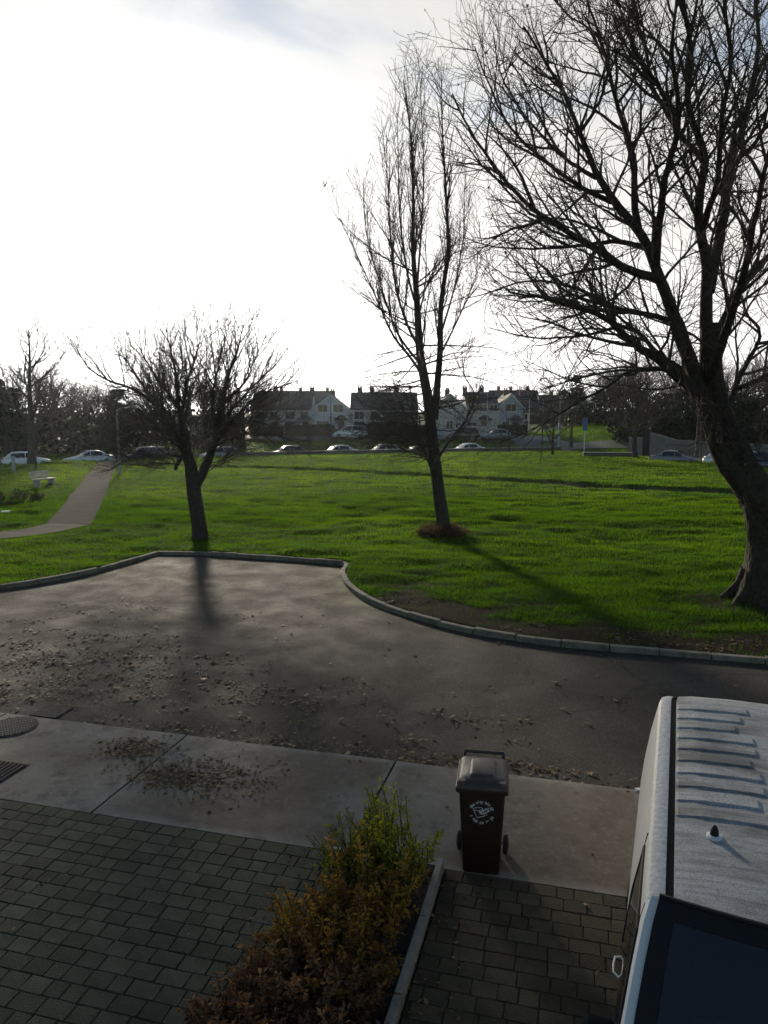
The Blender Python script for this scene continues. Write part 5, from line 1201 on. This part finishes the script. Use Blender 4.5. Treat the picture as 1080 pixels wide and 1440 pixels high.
    if porch is not None:
        x = porch * w; b = MB(); b.box((x, -.03, 1.02), (.95, .08, 2.05)); dr = b.build('door', M_door, root); b = MB(); b.box((x + .35, -.09, 1.0), (.05, .05, .14)); b.build('handle', M_chrome, dr)
        b = MB(); b.add([(x - 1.15, -1.3, 2.35), (x + 1.15, -1.3, 2.35), (x + 1.15, -.01, 2.35), (x - 1.15, -.01, 2.35), (x - .3, -.7, 3.0), (x + .3, -.7, 3.0), (x + .3, -.01, 3.1), (x - .3, -.01, 3.1)], [(0, 3, 2, 1), (0, 1, 5, 4), (1, 2, 6, 5), (3, 0, 4, 7), (4, 5, 6, 7), (2, 3, 7, 6)]); b.build('porch_roof', M_tile, root)
        b = MB(); b.box((x - 1.05, -1.2, 1.16), (.14, .14, 2.32)); b.box((x + 1.05, -1.2, 1.16), (.14, .14, 2.32)); b.build('porch_posts', M_frame, root)
    return root
YH = 116.0
hx = lambda px, y=YH: float(T(px, 580, y)[0])
def hz(py, y=YH): return float(T(540, py, y)[2])
E0, R0 = hz(574.5), hz(552.5)
house('terraced_house', hx(352), hx(396), YH, E0, R0, M_rend, 'white terraced house at the left end, behind the bushy tree', porch=.3, chim=(.7,))
house('terraced_house', hx(396) + .03, hx(438), YH, E0, R0, M_rend, 'white terraced house second from the left of the row', porch=.3, chim=(.95,))
house('gabled_house', hx(438) + .03, hx(492), YH - .6, hz(577), hz(556.5), M_rend, 'white house with a broad front gable in the left terrace', gable=True, depth=9, porch=.28, chim=(.5,), wins=[(-.2, 4.1, 1.5, 1.15), (.2, 4.1, 1.5, 1.15), (-.2, 1.5, 1.8, 1.3)])
house('terraced_house', hx(492) + .03, hx(538), YH, E0, R0, M_rend, 'white terraced house right of the broad gable', porch=.3, chim=(.28, .66))
house('terraced_house', hx(538) + .03, hx(588), YH, E0, R0, M_dash, 'grey terraced house hidden behind the twigs of the tall middle tree', porch=-.3, chim=(.4,))
house('gabled_house', hx(608), hx(656), YH - 1, hz(575), hz(555.5), M_cream, 'cream house with a plain gable and few small windows', gable=True, depth=9, chim=(.5,), wins=[(.02, 4.35, .8, .8), (-.01, 1.35, 1.0, 1.7), (.24, 1.5, .8, .8)])
house('terraced_house', hx(656) + .03, hx(702), YH, hz(575), hz(552), M_cream, 'cream house with a dark roofed front porch', porch=.05, chim=(.02, .55), wins=[(-.33, 4.2, 1.2, 1.1), (.0, 4.2, 1.2, 1.1), (.33, 4.2, 1.2, 1.1), (-.33, 1.4, 1.4, 1.2)])
house('gabled_house', hx(702) + .03, hx(736), YH + .4, hz(573), hz(555), M_dash, 'grey house with a narrow gable right of the porch house', gable=True, depth=9, porch=.2, chim=(.5,), wins=[(0, 4.2, 1.6, 1.15), (-.22, 1.5, 1.1, 1.2)])
Y2 = 150.0
for i, (a, c, m, lab, ch) in enumerate(((728, 760, M_rend, 'distant pale house left of the street corner, just past the narrow gable', (.3,)), (762, 793, M_dash, 'distant grey house behind the thin tree on the verge', (.6,)), (796, 828, M_rend, 'distant white house nearest the dark trees on the right', (.4,)))):
    house('distant_house', hx(a, Y2), hx(c, Y2), Y2, hz(579, Y2), hz(556 if i < 2 else 560, Y2), m, lab, porch=.25, chim=ch, z0=hz(606, Y2))
house('distant_house', hx(690, 175), hx(760, 175), 175, hz(566, 175), hz(549, 175), M_dash, 'long dark roofed house in the second row behind the narrow gable', chim=(.2, .45, .8))
house('distant_house', hx(360, 175), hx(470, 175), 175, hz(566, 175), hz(550, 175), M_dash, 'long roofed house in the second row behind the left terrace', chim=(.3, .55, .9))
# garden walls and hedges before the houses
def gwall(a, c, y, h, m, lab):
    x0, x1 = hx(a, y), hx(c, y); z = fz_((x0 + x1) / 2, y); o = empty('garden_wall', ((x0 + x1) / 2, y, z), 0, lab, 'wall', 'garden walls of the houses'); b = MB(); b.box((0, 0, h / 2 - .2), (x1 - x0, .22, h + .4)); b.build('wall_body', m, o); b = MB(); b.box((0, 0, h + .03), (x1 - x0 + .06, .30, .06)); b.build('coping', M_cap, o)
gwall(644, 700, 110.2, 1.5, M_cream, 'cream front garden wall below the porch house'); gwall(604, 640, 110.4, 1.1, M_dash, 'grey garden wall below the cream gable'); gwall(425, 500, 110.2, 1.0, M_chim, 'brown garden wall before the broad white gable')
M_hedge = leaf_mat('hedge_leaf', (.012, .020, .008), (.045, .06, .02), .25, tcol=(1.1, 1.1, .6))
def leaf_cloud(n, fn, size, rng):
    P = fn(n); n = len(P); o = rng.normal(0, 1, (n, 3)); o /= np.linalg.norm(o, axis=1)[:, None]; q = np.cross(o, rng.normal(0, 1, (n, 3))); q /= np.linalg.norm(q, axis=1)[:, None]; s = size * (.5 + rng.random(n))[:, None]
    V = np.stack([P - o * s, P + q * s * .7, P + o * s, P - q * s * .7], 1); return V.reshape(-1, 3), np.arange(n * 4).reshape(n, 4), np.repeat(np.clip(.5 + .28 * rng.standard_normal(n), 0, 1), 4)
def hedge(a, c, y, h, d, lab, n=2600):
    x0, x1 = hx(a, y), hx(c, y); z = fz_((x0 + x1) / 2, y); rng = np.random.default_rng(int(a)); o = empty('hedge', ((x0 + x1) / 2, y, z), 0, lab, 'hedge', 'garden hedges')
    def fn(k):
        x, yy, zz_ = (rng.random(k) - .5) * (x1 - x0), (rng.random(k) - .5) * d, rng.random(k) ** .6; top = h * (1 + .12 * vnoise(x * .8 + a, yy * .5, 9)); return np.column_stack([x, yy, zz_ * top])
    V, Fc, tn = leaf_cloud(n, fn, .12, rng); link('foliage', np_mesh('foliage', V, Fc, M_hedge, False, {'tone': tn}), o)
    b = MB(); b.box((0, 0, h * .4), (abs(x1 - x0) * .97, d * .6, h * .8)); b.build('stems', M_barkC, o)
hedge(350, 398, 109.5, 1.5, .9, 'dark hedge at the left end of the terrace gardens'); hedge(400, 470, 109.2, 1.7, .9, 'dark hedge before the second terrace house'); hedge(502, 570, 109.4, 1.9, 1.0, 'tall dark hedge right of the white van shaped car'); hedge(570, 612, 109.4, 1.6, .9, 'hedge behind the trunk of the tall middle tree'); hedge(700, 742, 110.5, 1.5, .8, 'hedge below the narrow gable'); hedge(744, 812, 135, 1.6, 1.2, 'far hedge in front of the distant houses')

# --- poles, lamps, sign, bench
M_steel = mat('galvanised', (.30, .31, .31), .5, .6, var=.15, scale=4); M_wood = mat('pole_wood', (.075, .058, .045), .9, var=.3, scale=5); M_blue = mat('sign_blue', (.02, .07, .26), .45); M_bench = mat('bench_timber', (.50, .46, .38), .45, var=.2, scale=6)
def lamp(px, ytop, yb, y, label, arm=1.0, wood=False, head=True, r=.085, z=None):
    t = T(px, ytop, y); zb = float(z if z is not None else T(px, yb, y)[2]); o = empty('street_lamp' if head else 'pole', (t[0], y, zb - .1), 0, label, 'street lamp' if head else 'pole', None); h = float(t[2]) - zb; m = M_wood if wood else M_steel
    b = MB(); b.tube([(0, 0, 0), (0, 0, 1.3), (0, 0, 1.35), (0, 0, h)], [r * 1.25, r * 1.2, r, r * .62], 10); b.build('post', m, o, True)
    if head:
        b = MB(); b.tube([(0, 0, h - .05), (arm * .3, 0, h + .12), (arm, 0, h + .18)], .035, 6); b.build('arm', m, o, True); b = MB(); b.loft([[(arm + x, yy, h + zz_) for yy, zz_ in ((-.12, .12), (.12, .12), (.14, .2), (0, .26), (-.14, .2))] for x in (-.1, .45)]); b.build('lantern', m, o)
    return o
lamp(686, 553, 615, 104, 'tall grey lamp post in front of the porch house', -1.1, z=fz_(14.5, 104)); lamp(164, 574, 668, 54, 'grey lamp post beside the upper end of the park path', .9, z=.05)
lamp(788, 556, 622, 98, 'pale concrete lamp post on the verge left of the sign', .9, r=.14, z=fz_(23.5, 98)); lamp(838, 566, 600, 124, 'distant lamp post on top of the green bank', -.8, z=fz_(35, 124))
lamp(764, 560, 610, 125, 'slim distant pole between the houses and the verge', head=False, z=fz_(26.6, 125)); lamp(745, 558, 612, 128, 'slim distant pole left of its twin', head=False, z=fz_(25, 128))
lamp(804, 595, 622, 97, 'short dark wooden post standing on the green verge', head=False, wood=True, r=.2, z=fz_(24.5, 97)); lamp(465, 556, 612, 108, 'dark pole in front of the broad white gable', head=False, wood=True, z=fz_(-7.8, 108))
lamp(984, 558, 649, 72, 'wooden pole just left of the leaning trunk', head=False, wood=True, r=.14, z=-.3); lamp(990, 575, 649, 72.4, 'thinner wooden pole leaning beside the other by the trunk', head=False, wood=True, r=.09, z=-.3).rotation_euler = (0, math.radians(-2.2), 0)
lamp(18, 640, 668, 57, 'short grey post left of the bench on the grass', head=False, r=.11, z=.05)
t = T(823, 588, 84); sg = empty('street_sign', (t[0], 84, .0), math.radians(8), 'blue upright sign panel on a white post by the short low wall', 'sign'); h = float(t[2])
b = MB(); b.tube([(0, 0, -.2), (0, 0, h)], .045, 10); b.build('post', M_frame, sg, True); b = MB(); b.box((0, -.06, h - .68), (.56, .04, 1.36)); b.build('panel', M_blue, sg, bevel=.01); b = MB(); b.box((0, -.085, h - .68), (.50, .006, 1.28)); b.build('panel_face', mat('sign_face', (.035, .11, .36), .4), sg)
p = G(62, 683, .1); bn = empty('park_bench', (p[0], p[1], lz(p[0], p[1])), math.radians(76), 'pale timber bench on the grass left of the park path', 'bench')
b = MB()
for k in range(4): b.box((0, -.18 + k * .12, .45), (1.7, .10, .04))
b.build('seat', M_bench, bn); b = MB()
for k in range(3): b.box((0, .27 + k * .02, .60 + k * .13), (1.7, .035, .11))
b.build('backrest', M_bench, bn)
for x in (-.65, .65):
    b = MB(); b.box((x, 0, .21), (.07, .42, .43)); b.build('leg', M_steel, bn); b = MB(); b.box((x, .295, .62), (.06, .05, .52)); b.build('back_support', M_steel, bn)
p = G(8, 722, .1); b = MB(); b.box((0, 0, .04), (.35, .2, .06), rz=.4); o = b.build('litter_scrap', MATS['paper'], loc=(p[0], p[1], lz(p[0], p[1]))); tag(o, 'flat white scrap lying on the grass at the left edge', 'litter')
# grey boundary wall with dark gate on the right
pa, pb = T(884, 640, 90), T(950, 640, 82); pc = T(1120, 640, 70); bwl = empty('boundary_wall', (pa[0], pa[1], -.42), 0, 'grey rendered boundary wall with a dark gate below the evergreens', 'wall')
M_bw = mat('boundary_render', (.16, .155, .14), .9, var=.2, scale=1.5)
def wseg(a, c, h0, h1, nm, m, th=.25):
    a, c = a - pa, c - pa; n = np.array([-(c - a)[1], (c - a)[0]]); n = n / np.hypot(*n) * th / 2; b = MB(); Z_ = -.3
    b.add([(a[0] - n[0], a[1] - n[1], Z_), (c[0] - n[0], c[1] - n[1], Z_), (c[0] + n[0], c[1] + n[1], Z_), (a[0] + n[0], a[1] + n[1], Z_), (a[0] - n[0], a[1] - n[1], h0), (c[0] - n[0], c[1] - n[1], h1), (c[0] + n[0], c[1] + n[1], h1), (a[0] + n[0], a[1] + n[1], h0)], [(0, 3, 2, 1), (4, 5, 6, 7), (0, 1, 5, 4), (1, 2, 6, 5), (2, 3, 7, 6), (3, 0, 4, 7)]); b.build(nm, m, bwl)
g1, g2 = pa + (pb - pa) * .32, pa + (pb - pa) * .48
wseg(pa, g1, 2.2, 2.2, 'wall_panel', M_bw); wseg(g1 + (g2 - g1) * .04, g1 + (g2 - g1) * .96, 2.9, 2.9, 'gate', M_blk, .12); wseg(g2, pb, 2.8, 2.1, 'wall_panel', M_bw); wseg(pb + (pc - pb) * .002, pc, 2.1, 2.0, 'wall_panel', M_bw)

# --- background trees
spec_f = [dict(dens=2.2, len=(2.2, 4.2), ang=40, angv=12, lift=.1, r=.07, seg=6, wig=.10, trop=.05, sides=4, tip=.25, fade=.5), dict(dens=2.4, len=(1.0, 2.2), ang=38, angv=12, lift=.08, r=.028, seg=4, wig=.12, trop=.04, sides=3, tip=.4, fade=.4), dict(dens=2.6, len=(.5, 1.1), ang=36, angv=12, r=.018, seg=2, wig=.14, trop=.03, sides=3, tip=.6, rmin=.012)]
def bare_proto(h, spread, seed, tr=.28, lean=0, low=.28, spec=spec_f, nl=7):
    r = random.Random(seed); t = Tree(spec, seed); tk = Tubes(); P = [np.array([0, 0, -.2])]; d = np.array([lean, 0, 1.])
    for i in range(12): d = unit(d + np.array([r.gauss(0, .05), r.gauss(0, .05), .05])); P.append(P[-1] + d * (h * .9 / 12))
    P = np.array(P); rr_ = np.interp(np.linspace(0, 1, 13), [0, .08, .4, 1], [tr * 1.3, tr, tr * .7, tr * .12]); tk.add(P, rr_, 10)
    for k in range(nl):
        f = low + (.85 - low) * k / nl; i = int(f * 12); a = k * 2.4 + r.random(); L = spread * r.uniform(.75, 1.15) * (1.15 - f * .6); dd = unit(np.array([math.cos(a), math.sin(a), r.uniform(.5, 1.1)])); Q = [P[i]]
        for j in range(8): dd = unit(dd + np.array([r.gauss(0, .08), r.gauss(0, .08), .07])); Q.append(Q[-1] + dd * L / 8)
        Q = np.array(Q); r0 = rr_[i] * .6; tk.add(Q, np.linspace(r0, .02, 9), 7); t.children(Q, L, r0, .02, 0, .2, spread / 4.5)
    t.children(P[5:], h * .5, rr_[5], rr_[-1], 0, .1, spread / 5)
    return tk, t.branch, t.twig
def tubes_join(*ts):
    o = Tubes()
    for t in ts:
        for k, v in t.g.items(): o.g.setdefault(k, []).extend(v)
    return o
class TreeLib:
    def __init__(s, *a, **k):
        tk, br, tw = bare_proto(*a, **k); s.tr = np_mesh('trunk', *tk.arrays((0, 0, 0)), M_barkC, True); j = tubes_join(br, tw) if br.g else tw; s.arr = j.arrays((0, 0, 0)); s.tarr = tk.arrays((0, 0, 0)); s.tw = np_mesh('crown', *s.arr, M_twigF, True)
    def put(s, x, y, z, sc, rz, label, group=None, name='bare_tree'):
        o = empty(name, (x, y, z), rz, label, 'tree', group); o.scale = (sc,) * 3 if not isinstance(sc, tuple) else sc; link('trunk', s.tr, o); tag(link('crown', s.tw, o), kind='stuff'); return o
TA, TB, TC_ = TreeLib(9, 4.6, 101), TreeLib(11, 3.6, 102, nl=9), TreeLib(8, 5.0, 103, nl=9)
spec_s = [dict(dens=2.4, len=(.9, 1.7), ang=36, lift=.1, r=.02, seg=5, wig=.1, trop=.06, sides=3, tip=.4, fade=.5), dict(dens=2.4, len=(.4, .9), ang=36, r=.012, seg=3, wig=.12, trop=.04, sides=3, tip=.6, rmin=.009)]
TS = TreeLib(5, 1.6, 104, tr=.07, spec=spec_s, nl=6)
t = T(44, 650, 66); TB.put(t[0], 66, 0, (1.18, 1.18, 1.22), .4, 'tall pointed bare tree against the sky at the far left, behind the bench')
t = T(50, 655, 60); TS.put(t[0], 60, .05, (1.3, 1.3, 1.15), 2.0, 'young bare tree with a straight dark trunk beyond the bench')
t = T(434, 643, 77.4); TS.put(t[0], 77.2, -.05, 1.0, 1.0, 'thin sapling at the lawn edge in front of the navy hatchback')
t = T(717, 637, 86); TS.put(t[0], 86.2, -.02, (1.3, 1.3, 1.35), 2.6, 'slender dark sapling at the far lawn edge right of the white saloon')
t = T(780, 641, 80); TA.put(t[0], 81, 0, (.62, .62, .70), 3.4, 'small pale trunked tree on the far lawn left of the blue sign')
t = T(900, 645, 74); TC_.put(t[0], 75.5, -.05, (.98, .98, 1.0), 4.1, 'spreading bare tree with a thick trunk in front of the grey wall gate')
t = T(852, 598, 118); TS.put(t[0], 118, fz_(t[0], 118), 1.1, 1, 'thin sapling on top of the green bank right of the sign')
for px, y, sc, rz, lib, lab in ((300, 128, 1.05, .3, TC_, 'bare tree behind the forked tree, left of the terrace'), (225, 112, 1.15, 1.7, TA, 'bare tree right of the upper park path among the dark trees'), (118, 98, .95, 2.2, TC_, 'bare tree behind the silver saloon at the path end'), (75, 92, 1.1, 5.0, TA, 'bare tree in the far left group right of the tall pointed one'), (12, 84, 1.1, .9, TC_, 'bare tree at the extreme left edge of the wood'),
                             (1030, 96, 1.25, .5, TC_, 'bare tree behind the leaning trunk above the boundary wall'), (965, 108, 1.35, 2.4, TA, 'bare tree standing above the evergreens left of the leaning trunk'), (870, 124, 1.1, 3.9, TC_, 'bare tree at the left end of the right hand wood'), (1085, 84, 1.2, 1.4, TB, 'tall bare tree at the right edge beyond the parked cars')):
    t = T(px, 600, y); lib.put(t[0], y, fz_(t[0], y) - .1, sc, rz, lab, 'bare trees in the woods beyond the road')
# evergreens
M_ever = leaf_mat('evergreen_leaf', (.008, .016, .008), (.032, .048, .018), .2, tcol=(1.1, 1.1, .7))
def evergreen(px, y, h, rx, label, n=5200, shape='round', zb=None, base=.06, group='dark evergreens'):
    t = T(px, 600, y); z = fz_(t[0], y) if zb is None else zb; o = empty('evergreen_tree', (t[0], y, z - .1), 0, label, 'tree', group); rng = np.random.default_rng(int(px * 3 + y)); r = random.Random(int(px))
    b = MB(); b.tube([(0, 0, 0), (.1, 0, h * .3), (0, .05, h * .75)], [.3, .22, .08], 8); b.build('trunk', M_barkC, o, True)
    cl_ = [(r.gauss(0, .42) * rx, r.gauss(0, .42) * rx, h * (base + (1 - base) * r.random() ** .8), r.uniform(.22, .42) * rx) for _ in range(34)]
    cl_ = [(x, yy, zz_, q) for x, yy, zz_, q in cl_ if (x * x + yy * yy) < (rx * (1.0 if shape == 'round' and zz_ < h * .7 else max(.15, 1.25 - zz_ / h))) ** 2]
    C_ = np.array(cl_)
    def fn(k):
        i = rng.integers(0, len(C_), k); v = rng.normal(0, 1, (k, 3)); v /= np.linalg.norm(v, axis=1)[:, None]; rad = rng.random(k) ** .4; p = C_[i, :3] + v * (C_[i, 3] * rad)[:, None] * np.array([1, 1, .85]); p[:, 2] = np.clip(p[:, 2], .05, h); return p
    V, Fc, tn = leaf_cloud(n, fn, .17, rng); tag(link('crown', np_mesh('crown', V, Fc, M_ever, False, {'tone': tn}), o), kind='stuff')
evergreen(6, 78, 8.6, 2.4, 'dark pointed evergreen at the far left edge', shape='cone', zb=-.2); evergreen(165, 104, 7.0, 3.6, 'dark evergreen at the head of the park path'); evergreen(805, 140, 10.0, 4.2, 'rounded dark tree on the skyline above the distant houses', zb=1.6); evergreen(850, 128, 9.4, 4.0, 'dark tree left end of the right hand evergreens', zb=1.2)
evergreen(895, 98, 7.6, 3.8, 'dark bushy evergreen just behind the grey wall gate', zb=-.2); evergreen(940, 92, 7.2, 3.6, 'dark bushy evergreen above the dark grey saloon by the wall', zb=-.3); evergreen(985, 86, 7.0, 3.6, 'dark evergreen directly left of the leaning trunk', zb=-.3); evergreen(1040, 80, 6.8, 3.6, 'dark evergreen seen right of the leaning trunk', zb=-.3); evergreen(1095, 76, 6.6, 3.4, 'dark evergreen at the right edge above the estate car', zb=-.3)
# far wood that reads as one mass, and its undergrowth
def wood(name, spots, seed, label):
    r = random.Random(seed); Vs, Qs, o = [], [], 0
    for px, y, s in spots:
        lib = r.choice((TA, TB, TC_)); t = T(px, 600, y); z = fz_(t[0], y) - .1; a = r.random() * 6.28; c, s_ = math.cos(a), math.sin(a)
        for V, Q in (lib.tarr, lib.arr):
            V = V * np.array([s, s, s * r.uniform(.85, 1.1)]); V = np.column_stack([V[:, 0] * c - V[:, 1] * s_ + t[0], V[:, 0] * s_ + V[:, 1] * c + y, V[:, 2] + z]); Vs.append(V); Qs.append(Q + o); o += len(V)
    tag(link(name, np_mesh(name, np.vstack(Vs), np.vstack(Qs), M_twigF, True)), label, 'wood', kind='stuff')
wood('woodland', [(px + R.uniform(-10, 10), R.uniform(96, 132), R.uniform(.72, .98)) for px in range(-120, 350, 34)], 1, 'bare winter wood along the far left skyline')
wood('woodland', [(px + R.uniform(-10, 10), R.uniform(104, 150), R.uniform(.95, 1.3)) for px in range(850, 1300, 44)], 2, 'bare winter wood behind the boundary wall on the right')
wood('treeline', [(px + R.uniform(-10, 10), R.uniform(195, 240), R.uniform(.7, 1.0)) for px in range(330, 880, 34)], 3, 'thin line of far trees above the house roofs')
def under(name, pxs, y0, y1, h0, h1, n, label, seed):
    rng = np.random.default_rng(seed)
    def fn(k):
        px = pxs[0] + rng.random(k) * (pxs[1] - pxs[0]); y = y0 + rng.random(k) * (y1 - y0); x = (px - 540) / F * y * 1.0; top = h0 + (h1 - h0) * (.5 + .5 * vnoise(x * .22, y * .1, seed)) ; z = np.array(far_z(x, y)); return np.column_stack([x, y, z + top * rng.random(k) ** .75])
    V, Fc, tn = leaf_cloud(n, fn, .26, rng); tag(link(name, np_mesh(name, V, Fc, M_ever, False, {'tone': tn})), label, 'undergrowth', kind='stuff')
under('undergrowth', (-160, 345), 90, 100, 1.5, 5.6, 17000, 'dark undergrowth below the left wood behind the parked cars', 5)
under('undergrowth', (900, 1350), 92, 110, 3.0, 6.5, 15000, 'dark undergrowth below the right wood', 6)
under('undergrowth', (790, 905), 118, 130, 1.0, 4.5, 3500, 'dark bushes on the crest of the green bank', 8)
scrub('shrub', tuple(G(12, 706, .05)), 1.5, 1.2, .75, 2600, M_hedge, .10, 'low dark shrub on the grass at the left edge below the bench', 'shrub', seed=91, stems=80, upright=.5)
# a bird crossing the bright sky
bp = T(457, 261, 55); bd = empty('bird', bp, .5, 'small dark bird flying in the bright sky left of the tall tree', 'bird')
b = MB(); b.loft([[(math.cos(a) * r_, y, math.sin(a) * r_ * .9) for a in np.linspace(0, 6.283, 10, endpoint=False)] for y, r_ in ((-.20, .008), (-.15, .030), (-.10, .042), (0, .062), (.10, .05), (.18, .02), (.30, .03), (.31, .005))])
for s in (-1, 1): b.add([(s * .04, -.06, .02), (s * .12, -.10, .20), (s * .16, 0, .36), (s * .10, .10, .22), (s * .04, .08, .02)], [(0, 1, 2, 3, 4)])
b.build('body', mat('bird_dark', (.02, .02, .02), .8), bd, True)

# ---------------------------------------------------------------- thin haze box, added to stand in for lens glare towards the sun
hm = bpy.data.materials.new('glare_haze'); hm.use_nodes = True; t = hm.node_tree
for n in list(t.nodes): t.nodes.remove(n)
o_ = t.nodes.new('ShaderNodeOutputMaterial'); pv = t.nodes.new('ShaderNodeVolumePrincipled'); pv.inputs['Color'].default_value = (.86, .92, 1.0, 1); pv.inputs['Density'].default_value = .00010; pv.inputs['Anisotropy'].default_value = .72
t.links.new(pv.outputs[0], o_.inputs['Volume'])
b = MB(); b.box((0, 320, 9.4), (870, 770, 22.6)); hz_ = b.build('haze', hm); tag(hz_, kind='stuff')
